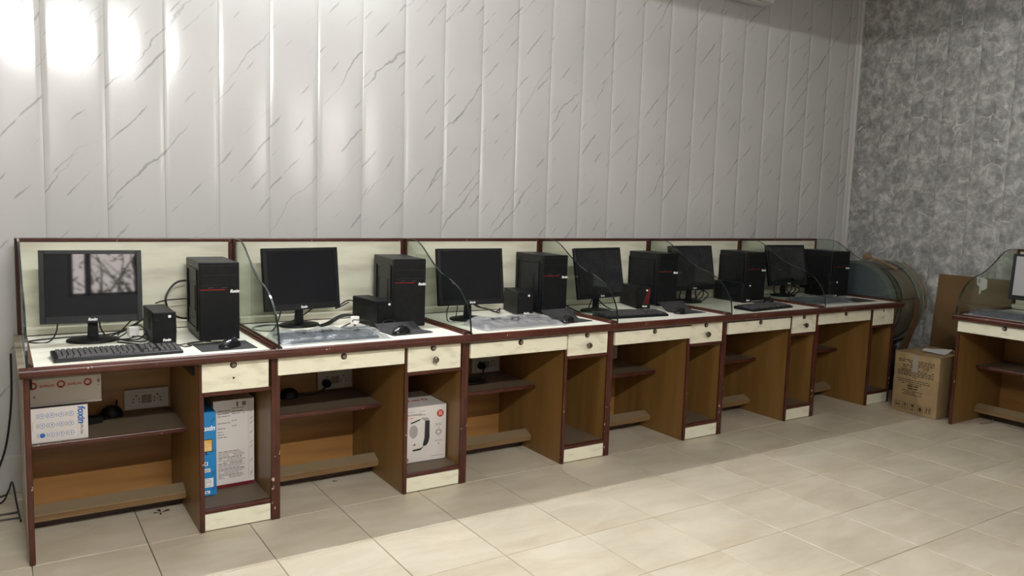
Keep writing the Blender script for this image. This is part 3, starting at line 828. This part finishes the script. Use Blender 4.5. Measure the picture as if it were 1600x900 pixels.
def make_mouse(label, loc, rz):
    t = thing('mouse', label, 'mouse', loc, rz, 'black computer mice')
    def fn(u, v):
        a = math.pi*u; s = -.058+.116*v; wv = .031*(1-abs(2*v-1)**3.2)**.5*(1-.12*math.sin(math.pi*v)) if 0 < v < 1 else 0
        h = .036*(max(0, math.sin(math.pi*(.06+.90*(1-v))))**.7)
        return (wv*math.cos(a), s, .002+h*math.sin(a)**.75 if 0 < u < 1 else .002)
    MB().grid(14, 16, fn).build('shell', 'mouse', t, smooth=True)
    w = MB().tube([(-.003, .030, .029), (.003, .030, .029)], .0085, 14); w.build('wheel', 'keycap', t, smooth=True)
    return t
m0 = make_mouse('mouse on the black pad of the first desk from the left', (.745, -.690, HT+.0022), -.9)
for lb, x, y, a in [('mouse on the black pad of the second desk', 1.552, -.655, -1.1), ('mouse on the black pad of the third desk', 2.545, -.668, -1.0),
                    ('mouse on the black pad of the fourth desk', 3.425, -.635, -1.1), ('mouse on the black pad of the fifth desk', 4.465, -.462, -1.2)]:
    dup(m0, (x, y, HT+.0024), a, lb)

# ------------------------------------------------------------------ cables
def cable(label, pts, r=.0032, mat='cable', name='cable', cat='cable', group='black cables'):
    o = MB().tube(spline(pts, 7), r, 6).build(name, mat, None, smooth=True)
    return tag(o, label, cat, group)
Z0 = HT+.0035
# first desk
cable('cable hanging from the first monitor and looping on the desk at left', [(.14, -.33, .88), (.13, -.30, .80), (.10, -.30, Z0), (.045, -.29, Z0), (.035, -.25, Z0), (.10, -.22, Z0), (.22, -.20, Z0), (.36, -.20, Z0+.004), (.44, -.19, .80), (.50, -.20, .84)])
cable('cable drooping from the right half of the first monitor', [(.30, -.33, .88), (.295, -.31, .82), (.33, -.29, Z0), (.38, -.34, Z0), (.44, -.36, Z0), (.50, -.23, Z0+.02)])
cable('thick cable arching behind the first tower', [(.735, -.13, .985), (.64, -.14, .985), (.585, -.16, .92), (.60, -.16, .85), (.65, -.15, .815), (.72, -.14, .81)], .005)
cable('thin cable between the first UPS and tower', [(.53, -.23, .90), (.58, -.18, .905), (.66, -.15, .905), (.72, -.14, .905)], .003)
TG = [('nearest the wall', [(.335, -.25, Z0), (.39, -.26, Z0+.02), (.43, -.22, Z0+.03), (.47, -.25, .83), (.478, -.27, .84)]),
      ('crossing over the plug', [(.345, -.33, Z0), (.39, -.30, Z0+.015), (.44, -.29, .815), (.468, -.33, .80), (.475, -.38, Z0), (.44, -.43, Z0), (.40, -.40, Z0), (.37, -.35, Z0)]),
      ('in the middle', [(.35, -.36, Z0), (.40, -.37, Z0+.006), (.44, -.36, Z0+.012), (.472, -.40, Z0), (.47, -.46, Z0), (.43, -.50, Z0), (.38, -.44, Z0), (.35, -.40, Z0)]),
      ('nearest the front', [(.36, -.41, Z0), (.40, -.46, Z0), (.44, -.52, Z0), (.475, -.525, Z0), (.50, -.52, Z0)])]
for nm, q in TG: cable('tangled cable beside the first UPS, strand '+nm, q, .0030)
cable('short curled cable behind the tangle at the first UPS', [(.37, -.24, Z0), (.395, -.26, .80), (.43, -.25, .835), (.465, -.24, .86)], .003)
pl = thing('power_plug', 'white power plug among the cables of the first desk', 'plug', (.425, -.30, HT), .3, 'white plugs on the desks')
MB().box(-.022, .022, -.014, .014, .010, .050).build('plug_body', 'white_plug', pl, bevel=.005, seg=2); MB().tube([(.0, 0, 0), (.0, 0, .012)], .006, 8).build('cord_boot', 'cable', pl)
dup(pl, (1.435, -.36, HT), -.5, 'white power plug among the cables of the second desk')
cable('keyboard cord curling towards the first mouse pad', [(.545, -.60, Z0+.012), (.58, -.615, Z0), (.61, -.60, Z0), (.60, -.57, Z0), (.64, -.56, Z0+.004), (.70, -.55, Z0+.006)], .0022)
cable('mouse cord of the first desk', [(.725, -.64, Z0+.014), (.70, -.58, Z0+.006), (.66, -.555, Z0+.006), (.62, -.55, Z0+.004), (.56, -.57, Z0), (.50, -.545, Z0)], .0022)
# second desk
cable('cable loop left of the second monitor, seen through the glass', [(1.10, -.24, .86), (1.08, -.26, .80), (1.02, -.36, Z0), (.965, -.34, Z0), (.955, -.26, Z0), (1.02, -.20, Z0), (1.12, -.20, Z0), (1.20, -.22, .80), (1.26, -.25, .85)], .0036)
cable('cable arching from the second UPS back', [(1.505, -.20, .86), (1.46, -.20, .87), (1.40, -.22, .845), (1.385, -.22, .835), (1.41, -.20, .835), (1.47, -.19, .86)], .0036)
for i, off in enumerate((0.0, .03)):
    cable('thick cable lying behind the second UPS, %s strand' % ('rear', 'front')[i], [(1.27, -.30-off, Z0), (1.33, -.26-off, Z0+.006), (1.40, -.25-off, .80), (1.46, -.25-off, .80), (1.515, -.24-off, Z0+.01)], .0055)
cable('curled cable of the second desk plug', [(1.43, -.36, Z0+.02), (1.38, -.36, Z0), (1.35, -.40, Z0), (1.39, -.43, Z0), (1.46, -.42, Z0), (1.51, -.40, Z0)], .0036)
cable('short bent cord on the bagged keyboard of the second desk', [(1.345, -.555, HT+.055), (1.36, -.53, HT+.060), (1.40, -.545, HT+.058), (1.425, -.57, HT+.055)], .0025)
cable('mouse cord of the second desk, crossing in front of the UPS', [(1.545, -.60, Z0+.014), (1.60, -.53, Z0+.012), (1.585, -.50, .80), (1.53, -.505, .80), (1.50, -.53, Z0+.006), (1.47, -.50, Z0)], .0022)
# third desk
cable('cable loop hanging below the third monitor at left', [(1.975, -.37, .86), (1.955, -.37, .81), (1.945, -.40, Z0), (1.98, -.41, Z0), (2.01, -.38, .81), (2.02, -.37, .86)], .0028)
for i, off in enumerate((0.0, .035)):
    cable('cable right of the third monitor stand, %s strand' % ('rear', 'front')[i], [(2.12, -.34-off, .85), (2.17, -.33-off, .82), (2.25, -.30-off, .80), (2.33, -.26-off, Z0+.01), (2.40, -.20, Z0+.02)], .004)
cable('thin cord between the third UPS and tower', [(2.50, -.47, Z0), (2.55, -.42, .80), (2.585, -.39, .81)], .0022)
cable('mouse cord of the third desk', [(2.535, -.61, Z0+.014), (2.52, -.53, Z0), (2.47, -.50, Z0), (2.44, -.52, Z0)], .0022)
# fourth desk
for i, off in enumerate((0.0, .03)):
    cable('cable from behind the third tower under the fourth monitor, %s strand' % ('rear', 'front')[i], [(2.80, -.30-off, .80-.4*off), (2.85, -.36-off, Z0), (2.92, -.36-off, Z0+.004), (2.98, -.32-off, .80), (3.0, -.33, .87)], .0042)
cable('cable right of the fourth monitor stand', [(3.02, -.34, .86), (3.05, -.33, .81), (3.12, -.36, Z0), (3.22, -.42, Z0), (3.32, -.46, Z0), (3.38, -.47, Z0)], .004)
cable('pale cord in front of the striped UPS', [(3.10, -.48, Z0), (3.20, -.49, Z0), (3.30, -.48, Z0+.002), (3.42, -.47, Z0)], .0035, 'white_plug', group='pale cords')
# fifth and sixth desks
for i, off in enumerate((0.0, .05, .10)):
    cable('cable under the fifth monitor, %s strand' % ('left', 'middle', 'right')[i], [(3.85+off*1.4, -.24, .87), (3.84+off*1.5, -.22, .81), (3.88+off*1.6, -.20, Z0), (3.97+off, -.22, Z0), (4.04+off, -.20, .80), (4.12, -.16, .83)], .004)
    cable('cable under the sixth monitor, %s strand' % ('left', 'middle', 'right')[i], [(4.86+off*1.4, -.22, .87), (4.84+off*1.5, -.20, .81), (4.90+off*1.6, -.19, Z0), (4.98+off, -.21, Z0), (5.06+off, -.19, .80), (5.12, -.15, .83)], .004)
# beside the left end of the row
cable('black cable hanging down the wall left of the first desk', [(-.03, .06, .66), (-.035, .055, .45), (-.06, .05, .25), (-.10, .04, .12), (-.14, -.02, .006)], .005)
cable('black cable along the skirting left of the first desk', [(-.30, .05, .006), (-.16, .045, .006), (-.07, .05, .012), (-.045, -.05, .10), (-.03, -.14, .02), (-.02, -.30, .006)], .004)
cable('black cable on the floor left of the first desk, rear one', [(-.40, -.10, .005), (-.2, -.06, .005), (-.09, -.03, .005), (-.06, .05, .03)], .004)
cable('black cable on the floor left of the first desk, middle one', [(-.5, -.22, .005), (-.2, -.185, .005), (-.025, -.18, .005)], .004)
cable('black cable on the floor left of the first desk, front one', [(-.5, -.26, .005), (-.2, -.245, .005), (-.025, -.25, .005)], .0035)

# ------------------------------------------------------------------ boxes on and under the first desk
def print_obj(nm, mat, parent, fn):
    m = MB(); fn(m); return m.build(nm, mat, parent)
rn = random.Random(11)
ub = thing('ups_box', 'flat white box with blue round icons lying on the first desk shelf', 'box', (.020, -.485, .386))
w, h, d = .205, .142, .30
B(0, w, 0, d, 0, h).build('carton', 'box_white', ub, bevel=.001)
B(.001, w-.001, .001, d-.001, h-.0005, h+.001).build('navy_top', 'box_navy', ub)
text('brand_print', 'foxin', .036, 'ink_blue', ub, (.181, -.0006, .101), -math.pi/2, .15, .0012)
text('model_print', 'UPS-756', .013, 'ink_grey', ub, (.181, -.0006, .042), -math.pi/2, 0, .0003)
def icons(m):
    for i in range(4):
        for j in range(3): disc(m, .042+.034*i, .030+.040*j, .0105, -.0004, 18, .0084)
        m.box(.168, .1685, -.0006, 0, .012, .132)
print_obj('icon_ring', 'ink_lightblue', ub, icons)
def icon_cores(m):
    for i in range(4):
        for j in range(3):
            if (i, j) == (0, 0): disc(m, .042, .030, .0085, -.0003, 14)
            else: m.box(.042+.034*i-.002, .042+.034*i+.002, -.0006, 0, .028+.040*j, .033+.040*j)
print_obj('icon_core', 'ink_blue', ub, icon_cores)
def captions(m):
    for i in range(4):
        for j in range(3):
            for q in range(3):
                hh = rn.uniform(.006, .012); m.box(.022+.034*i+.003*q, .0235+.034*i+.003*q, -.0006, 0, .030+.040*j-hh, .030+.040*j+hh)
    m.box(.008, .0095, -.0006, 0, .05, .09)
tag(print_obj('caption_print', 'ink_midgrey', ub, captions), kind='stuff')

ob = thing('appliance_box', 'upside-down greyish white box with red ring logos, on the box on the first shelf', 'box', (.022, -.455, .5295))
w, h, d = .258, .112, .26
B(0, w, 0, d, 0, h).build('carton', 'box_grey', ob, bevel=.0015)
B(0, w, -.004, .0, 0, .007).build('bottom_flap', 'box_white', ob)
for cx in (.013, .112, .208):
    print_obj('ring_logo', 'ink_red', ob, lambda m: disc(m, cx, .085, .0155, -.0005, 24, .0085).box(cx-.0035, cx+.0035, -.0009, 0, .070, .0775))
for cx in (.062, .160):
    text('brand_print', 'orient', .021, 'ink_red', ob, (cx, -.0006, .081), math.pi, 0, .0003)
    text('brand_subline', 'electric', .006, 'ink_salmon', ob, (cx, -.0006, .094), math.pi, 0, .0003)
print_obj('corner_print', 'ink_grey', ob, lambda m: (m.box(.243, .252, -.0006, 0, .080, .094), m.box(.245, .250, -.0006, 0, .068, .071), m.box(.014, .020, -.0006, 0, .034, .044)))

ad = thing('power_adapter', 'black power adapter on the first desk shelf beside the white box', 'adapter', (.262, -.27, .386), .3)
B(-.035, .035, -.022, .022, 0, .032).build('adapter_body', 'black', ad, bevel=.004)
cable('cord of the adapter on the first desk shelf', [(.295, -.26, .40), (.33, -.22, .395), (.36, -.18, .41), (.37, -.150, .45)], .004)
def dome(label, loc):
    o = MB().lathe([(.048, 0), (.047, .016), (.038, .034), (.022, .046), (.002, .05)], 20, 1, .8).build('black_dome', 'black', None, smooth=True); o.location = loc
    return tag(o, label, 'dome', 'black domes on the shelves')
dome('black domed cap on the first desk shelf in front of the back board', (.345, -.18, .386))
dome('black domed cap on the second desk shelf, left of the socket', (1.150, -.20, .386))
def plug(label, loc):
    t = thing('power_plug', label, 'plug', loc, 0, 'black plugs in the sockets')
    MB().tube([(0, 0, 0), (0, -.03, 0), (0, -.036, -.004)], [.022, .020, .014], 14).build('plug_body', 'cable', t, smooth=True)
    return t
plug('black plug in the socket of the second desk', (X[1]+.447, -.151, .43))
cable('cord from the black plug to the domed cap on the second shelf', [(X[1]+.447, -.18, .425), (X[1]+.40, -.20, .40), (X[1]+.34, -.22, .395), (X[1]+.27, -.21, .40)], .0045)
plug('black plug in the socket of the third desk', (X[2]+.462, -.151, .44))
dk = MB().lathe([(.085, 0), (.09, .004), (.088, .009), (.05, .014), (.002, .015)], 28, 1, .8).build('black_disc', 'black', None, smooth=True)
dk.location = (2.165, -.29, .386); tag(dk, 'flat black disc lying on the third desk shelf', 'disc')
cable('cord from the black plug to the disc on the third shelf', [(X[2]+.462, -.18, .435), (X[2]+.45, -.20, .41), (X[2]+.41, -.24, .402), (X[2]+.39, -.27, .402)], .0045)

# blue monitor carton and white printed box in the first pedestal
bb = thing('monitor_box', 'bright blue box with a monitor picture in the first pedestal', 'box', (.622, -.610, .097))
w, h, d = .082, .372, .44
B(0, w, 0, d, 0, h).build('carton', 'box_blue', bb, bevel=.0015)
text('brand_print', 'foxin', .030, 'white', bb, (.046, -.0006, .300), 0, .25, .001)
B(.012, .066, -.0008, 0, .196, .252).build('picture_frame', 'ink_black', bb)
B(.015, .063, -.0014, -.0006, .200, .249).build('picture', 'ink_gold', bb)
print_obj('picture_stand', 'ink_black', bb, lambda m: m.box(.036, .042, -.0008, 0, .186, .197).box(.028, .050, -.0008, 0, .184, .187))
def bl(m):
    m.box(.030, .046, -.0008, 0, .136, .152); m.box(.014, .056, -.0008, 0, .106, .122); m.box(.014, .068, -.0008, 0, .038, .078); m.box(.016, .054, -.0008, 0, .010, .022)
print_obj('white_label', 'white', bb, bl)
def blk(m):
    m.box(.036, .041, -.0012, 0, .138, .150)
    x = .017
    while x < .052: m.box(x, x+.0012, -.0012, 0, .108, .119); x += .0028
    for q in range(5): words(m, .018, .062, .045+.007*q, .0016, -.0010, .8, (.004, .012), rn)
    words(m, .020, .050, .016, .004, -.001, 1, (.008, .02), rn)
    for zz in (.325, .332, .186, .193, .085, .092, .099, .020, .026): m.prism([(.060, zz), (.0615, zz), (.076, zz+.014), (.0745, zz+.014)], 'y', -.0009, .0002)
print_obj('black_print', 'ink_black', bb, blk)

wb_ = thing('printed_box', 'white box covered in black small print in the first pedestal', 'box', (.706, -.545, .097), .02)
w, h, d = .178, .398, .40
B(0, w, 0, d, .014, h).build('carton', 'box_white', wb_, bevel=.001)
B(.001, w-.001, .001, d-.001, 0, .0145).build('red_base', 'box_red', wb_)
def small_print(m):
    for q, (zz, n) in enumerate(((.352, 1), (.338, 1), (.327, 1), (.296, 1), (.272, .6), (.256, .4), (.244, .5), (.232, .8))):
        words(m, .018, .018+.055*n, zz, .0032, -.0004, 1, (.01, .03), rn)
        if q in (0, 1, 2, 3, 4): words(m, .080, .080+(.055 if q < 3 else .02), zz+.008, .0032, -.0004, .9, (.008, .02), rn)
    zz = .165
    for q in range(19):
        words(m, .020, rn.uniform(.110, .138), zz, .0036 if q % 4 == 0 else .0022, -.0004, .92, (.006, .02), rn); zz -= .0066 if q % 5 else .0072
    m.box(.152, .1525, -.0006, 0, .03, .39); m.box(.10, .108, -.0006, 0, .366, .388); m.box(.125, .142, -.0006, 0, .368, .386)
    for zz in (.33, .30, .28, .235, .19, .17, .105, .05, .04): m.prism([(.158, zz), (.161, zz), (.172, zz+.012), (.169, zz+.012)], 'y', -.0006, .0002)
print_obj('small_print', 'ink_grey', wb_, small_print)

# heater box in the second pedestal
hb = thing('heater_box', 'white heater box with a printed heater picture in the second pedestal', 'box', (1.583, -.628, .097), -.03)
w, h, d = .238, .283, .30
B(0, w, 0, d, 0, h).build('carton', 'box_white', hb, bevel=.0015)
def htop(m):
    for cx in (.07, .17):
        for k in range(16):
            a, b = 2*math.pi*k/16, 2*math.pi*(k+1)/16
            m.add([(cx+.018*math.cos(a), .12+.018*math.sin(a), h+.0008), (cx+.018*math.cos(b), .12+.018*math.sin(b), h+.0008), (cx+.009*math.cos(b), .12+.009*math.sin(b), h+.0008), (cx+.009*math.cos(a), .12+.009*math.sin(a), h+.0008)], [(0, 1, 2, 3)])
    m.box(.10, .145, .112, .126, h, h+.0008)
print_obj('top_print', 'ink_red', hb, htop)
print_obj('badge_ring', 'ink_red', hb, lambda m: (disc(m, .204, .238, .0185, -.0004, 24), disc(m, .022, .016, .011, -.0004, 20, .006)))
print_obj('badge_centre', 'ink_salmon', hb, lambda m: m.box(.194, .214, -.0014, 0, .228, .250))
def hhead(m):
    words(m, .012, .118, .259, .003, -.0004, .9, (.008, .02), rn); words(m, .085, .125, .240, .005, -.0004, 1, (.01, .02), rn)
    for zz in (.185, .178): words(m, .178, .215, zz, .004, -.0004, 1, (.01, .02), rn)
    words(m, .178, .215, .098, .006, -.0004, 1, (.008, .02), rn); words(m, .155, .222, .021, .003, -.0004, 1, (.01, .03), rn)
    disc(m, .196, .142, .015, -.0004, 18, .008, 1.2)
print_obj('grey_print', 'ink_midgrey', hb, hhead)
text('title_print', 'HEAT CONVECTOR', .0095, 'ink_grey', hb, (.062, -.0006, .243), 0, 0, .0003)
print_obj('salmon_print', 'ink_salmon', hb, lambda m: (words(m, .016, .060, .228, .005, -.0004, 1, (.008, .02), rn), m.box(.192, .200, -.0006, 0, .160, .165), m.box(.192, .200, -.0006, 0, .118, .123), disc(m, .197, .083, .005, -.0004, 10)))
def hpic(m):
    m.prism([(.040, .205), (.092, .220), (.095, .214), (.046, .199)], 'y', -.0010, .0002)
    m.prism([(.120, .208), (.145, .208), (.146, .120), (.140, .095), (.128, .080), (.112, .078), (.110, .086), (.118, .12)], 'y', -.0010, .0002)
    m.prism([(.055, .066), (.100, .070), (.110, .078), (.112, .074), (.098, .060), (.056, .058)], 'y', -.0010, .0002)
    m.box(.056, .060, -.001, 0, .088, .092); m.box(.063, .068, -.001, 0, .086, .096)
print_obj('picture_dark', 'ink_black', hb, hpic)
print_obj('picture_edge', 'ink_midgrey', hb, lambda m: m.prism([(.095, .222), (.108, .226), (.140, .222), (.140, .210), (.118, .208)], 'y', -.0008, .0002))
print_obj('picture_grille', 'ink_midgrey', hb, lambda m: disc(m, .058, .158, .034, -.0004, 28, None, .68))
bi = thing('blue_pack', 'small blue pack standing in the sixth pedestal by the partition', 'pack', (5.302, -.722, .097), .1)
B(-.014, .014, -.012, .03, 0, .062).build('pack_body', 'blue_item', bi, bevel=.003); B(-.014, .014, -.012, .03, .0625, .068).build('pack_top', 'blue_item', bi, bevel=.002)

# ------------------------------------------------------------------ corner: drum, carton, board
dr = thing('bass_drum', 'big olive bass drum with a grey skin in the corner, beyond the sixth desk', 'drum', (5.575, -.39, .70))
RD = .322
def arc(r, x, a0, a1, n=40): return [(x, r*math.sin(a0+(a1-a0)*k/n), r*math.cos(a0+(a1-a0)*k/n)) for k in range(n+1)]
def xlathe(prof, seg=56):
    m = MB().lathe([(r, x) for x, r in prof], seg); m.xform(Matrix.Rotation(math.pi/2, 4, 'Y')); return m
xlathe([(.004, RD-.004), (.006, RD), (.385, RD), (.387, RD-.004)]).build('shell', 'drum_shell', dr, smooth=True)
xlathe([(-.004, RD-.012), (-.006, RD-.02), (-.0062, .001)]).build('drum_skin', 'drum_skin', dr, smooth=True)
for x0, nm in ((-.012, 'hoop'), (.345, 'hoop')):
    m = MB(); seg = 56
    pr = [(x0, RD-.012), (x0, RD+.012), (x0+.048, RD+.012), (x0+.048, RD+.001)]
    vs = []; fs = []
    for x, r in pr:
        for k in range(seg):
            a = 2*math.pi*k/seg; vs.append((x, r*math.sin(a), r*math.cos(a)))
    for i in range(3):
        for k in range(seg): fs.append((i*seg+k, i*seg+(k+1) % seg, (i+1)*seg+(k+1) % seg, (i+1)*seg+k))
    m.add(vs, fs).build(nm, 'drum_hoop', dr, smooth=True)
for x in (.062, .118, .330): MB().tube(arc(RD+.002, x, 0, -6.25, 56), .0030, 6).build('bead_line', 'drum_line', dr, smooth=True)
for a in (-1.39, -.55):
    p = lambda r, x: (x, r*math.sin(a), r*math.cos(a))
    MB().tube([p(RD+.003, .036), p(RD+.003, .36)], .0035, 6).build('seam_rod', 'drum_line', dr)
for a in (-1.45, -1.75, -.6):
    for x in (.055, .11): MB().lathe([(.007, 0), (.006, .005), (.001, .007)], 10).xform(Matrix.Translation((x, (RD+.001)*math.sin(a), (RD+.001)*math.cos(a))) @ Matrix.Rotation(-a, 4, 'X') ).build('rivet', 'brass', dr, smooth=True)
m = MB().lathe([(.022, 0), (.020, .005), (.010, .006)], 20, .7, 1); m.xform(Matrix.Translation((.20, RD*math.sin(-1.58), RD*math.cos(-1.58))) @ Matrix.Rotation(1.58, 4, 'X')); m.build('badge', 'rope', dr, smooth=True)
MB().tube(arc(RD+.012, .40, -.2, -2.1, 30), .006, 6).build('tension_rope', 'rope', dr, smooth=True)
MB().tube(arc(RD+.020, .425, -.35, -1.65, 30), .005, 6).build('tension_rope', 'rope', dr, smooth=True)
st = MB(); path = [(.30, -.335, .06), (.27, -.352, -.06), (.22, -.356, -.16), (.20, -.33, -.28), (.19, -.30, -.42), (.19, -.28, -.54)]
vs = []; fs = []
for i, q in enumerate(path):
    hw = .018 if i < 2 else .034
    vs += [(q[0]-hw, q[1], q[2]), (q[0]+hw, q[1]-.012, q[2]), (q[0]+hw, q[1]-.008, q[2]), (q[0]-hw, q[1]+.004, q[2])]
for i in range(len(path)-1):
    for k in range(4): fs.append((i*4+k, i*4+(k+1) % 4, (i+1)*4+(k+1) % 4, (i+1)*4+k))
st.add(vs, fs).build('carry_strap', 'leather', dr, smooth=True)
ml = thing('drum_mallet', 'mallet with a tan felt head lying on top of the bass drum', 'drumstick', (5.75, -.39, .70))
MB().lathe([(.004, -.034), (.026, -.026), (.033, 0), (.026, .026), (.004, .034)], 18).xform(Matrix.Translation((0, .03, RD+.038)) @ Matrix.Rotation(1.2, 4, 'X')).build('head', 'felt', ml, smooth=True)
MB().tube([(0, .01, RD+.030), (.02, -.10, RD+.005), (.05, -.20, RD-.048)], [.009, .010, .012], 8).build('handle', 'felt', ml, smooth=True)
sl = thing('drum_stand', 'dark wooden stand under the bass drum in the corner', 'stand', (5.77, -.36, 0))
B(-.17, .17, -.20, .20, .335, .366).build('top', 'dark_wood', sl, bevel=.003)
for a in (-1, 1):
    for b in (-1, 1): B(a*.15-.02, a*.15+.02, b*.17-.02, b*.17+.02, 0, .335).build('leg', 'dark_wood', sl)

ct = thing('cardboard_carton', 'brown cardboard carton with printed handling symbols between drum and right desk', 'carton', (5.330, -1.075, 0), -math.pi/2)
# local: front faces -y (world -x); x runs towards the camera
w, h, d = .325, .428, .42
B(-w/2, w/2, 0, d, .001, h).build('body', 'carton', ct, bevel=.003)
m = MB().box(-w/2-.002, -.012, -.002, d*.5-.004, h+.0005, h+.004); m.build('flap', 'carton', ct, bevel=.001)
m = MB(); m.add([(.004, -.003, h+.001), (w/2+.003, -.003, h+.001), (w/2+.003, d*.5-.004, h+.001), (.004, d*.5-.004, h+.001), (.004, -.003, h+.004), (w/2+.003, -.003, h+.004), (w/2+.003, d*.5-.004, h+.010), (.004, d*.5-.004, h+.010)], [(0,3,2,1),(4,5,6,7),(0,1,5,4),(1,2,6,5),(2,3,7,6),(3,0,4,7)]); m.build('flap', 'carton', ct, bevel=.001)
B(-w/2-.002, w/2+.002, d*.5+.001, d+.002, h+.0005, h+.004).build('flap', 'carton', ct, bevel=.001)
B(-.030, .010, -.0012, .001, .30, h-.006).build('tape', 'tape', ct)
def ctp(m):
    zz = h-.048
    for q in range(5): words(m, -.135 if q < 2 else -.10, .125 if q < 3 else .09, zz, .006, -.0004, .95, (.012, .03), rn); zz -= .0125
    zz -= .006
    for q in range(4): words(m, -.135, .125, zz, .006, -.0004, .95, (.012, .03), rn); zz -= .0125
    words(m, -.025, .01, zz, .006, -.0004, 1, (.01, .02), rn); zz -= .022
    for a, b in ((-.13, .10), (-.125, .11), (-.10, .05)): words(m, a, b, zz, .005, -.0004, .95, (.012, .03), rn); zz -= .014
    for a, b in ((-.055, .03), (-.05, .03)): words(m, a, b, zz, .009, -.0004, 1, (.02, .04), rn); zz -= .018
    for a, b in ((-.095, .06), (-.075, .05), (-.09, .055)): words(m, a, b, zz, .004, -.0004, .95, (.012, .03), rn); zz -= .013
print_obj('text_print', 'carton_ink', ct, ctp)
def sym(m):
    for i in range(5):
        x = -.118+.056*i; z0 = .028
        for a in ((x-.020, x-.018, z0, z0+.046), (x+.018, x+.020, z0, z0+.046), (x-.018, x+.018, z0, z0+.002), (x-.018, x+.018, z0+.044, z0+.046)): m.box(a[0], a[1], -.0006, 0, a[2], a[3])
        if i == 0: m.box(x-.014, x+.014, -.0006, 0, z0+.018, z0+.027).box(x-.014, x+.014, -.0006, 0, z0+.036, z0+.038)
        if i == 1: m.prism([(x-.015, z0+.028), (x+.015, z0+.028), (x, z0+.042)], 'y', -.0006, 0); m.box(x-.001, x+.001, -.0006, 0, z0+.006, z0+.03)
        if i == 2: m.prism([(x-.010, z0+.040), (x+.010, z0+.040), (x+.007, z0+.024), (x-.007, z0+.024)], 'y', -.0006, 0); m.box(x-.0015, x+.0015, -.0006, 0, z0+.008, z0+.024).box(x-.009, x+.009, -.0006, 0, z0+.006, z0+.009)
        if i == 3: disc(m, x, z0+.017, .011, -.0003, 14); m.prism([(x-.012, z0+.034), (x+.012, z0+.034), (x, z0+.026)], 'y', -.0006, 0)
        if i == 4:
            for q in (-.009, .009): m.box(x+q-.003, x+q+.003, -.0006, 0, z0+.006, z0+.030); m.prism([(x+q-.007, z0+.030), (x+q+.007, z0+.030), (x+q, z0+.041)], 'y', -.0006, 0)
print_obj('handling_symbol', 'carton_ink', ct, sym)
def pf(u, v): return (5.44+.20*u, -1.20+.16*v+.05*u, h+.012+.012*math.sin(3.2*u+.6)*v+.016*max(0, u-.55)*(1-v)*2)
pp = MB().grid(12, 8, pf); n = len(pp.v); pp.add([(x, y, z-.0008) for x, y, z in pp.v], [f[::-1] for f in pp.f]); pp = pp.build('paper_sheet', 'paper', None, smooth=True)
tag(pp, 'crumpled white paper sheet on top of the brown carton', 'paper')

hbd = thing('hardboard_sheet', 'tall brown hardboard sheet leaning on the grey wall behind the carton', 'board', (6.02, -.765, 0))
m = MB().box(-.006, 0, -.80, 0, 0, .955); m.xform(Matrix.Rotation(.075, 4, 'Y')); m.build('sheet', 'hardboard', hbd, bevel=.001)
def lab(m):
    m.add([(-.0066, -.33, .955), (-.0066, -.285, .955), (-.0066, -.29, .905), (-.0066, -.335, .86), (-.0066, -.365, .88), (-.0066, -.36, .945)], [(0, 1, 2, 3, 4, 5)]); m.box(-.0068, -.006, -.325, -.312, .835, .90)
    m.xform(Matrix.Rotation(.075, 4, 'Y'))
print_obj('torn_label', 'paper', hbd, lab)
m = MB(); seg = 14
for k in range(seg):
    a, b = 2*math.pi*k/seg, 2*math.pi*(k+1)/seg
    m.add([(-.0070, -.305+r*.7*math.cos(q), .930+r*1.1*math.sin(q)) for r, q in ((.014, a), (.014, b), (.008, b), (.008, a))], [(0, 1, 2, 3)])
m.xform(Matrix.Rotation(.075, 4, 'Y')); m.build('label_digit', 'ink_black', hbd)

# floor litter
for i, (x, y, a, lb) in enumerate(((.50, -.46, .3, 'crumpled dead leaf on the floor under the first desk'), (1.305, -.45, 1.2, 'dark crumb on the floor under the second desk, larger one'),
                                   (1.265, -.39, .5, 'dark crumb on the floor under the second desk, smaller one'))):
    m = MB(); rr = random.Random(i); s = (.030, .012, .009)[i]
    for k in range(4):
        a2 = a+k*1.4; L1 = s*rr.uniform(.6, 1.2)
        m.add([(0, 0, .001), (L1*math.cos(a2-.25), L1*math.sin(a2-.25), .004), (1.3*L1*math.cos(a2), 1.3*L1*math.sin(a2), .002), (L1*math.cos(a2+.25), L1*math.sin(a2+.25), .005)], [(0, 1, 2, 3)])
    o = m.build('leaf_litter', 'leaf', None); o.location = (x, y, 0); tag(o, lb, 'litter')
o = MB().tube([(5.52, -1.44, .006), (5.60, -1.47, .007), (5.72, -1.43, .006)], .006, 6).build('dry_stick', 'stick', None, smooth=True); tag(o, 'pale dry stick on the floor at the right desk', 'stick')
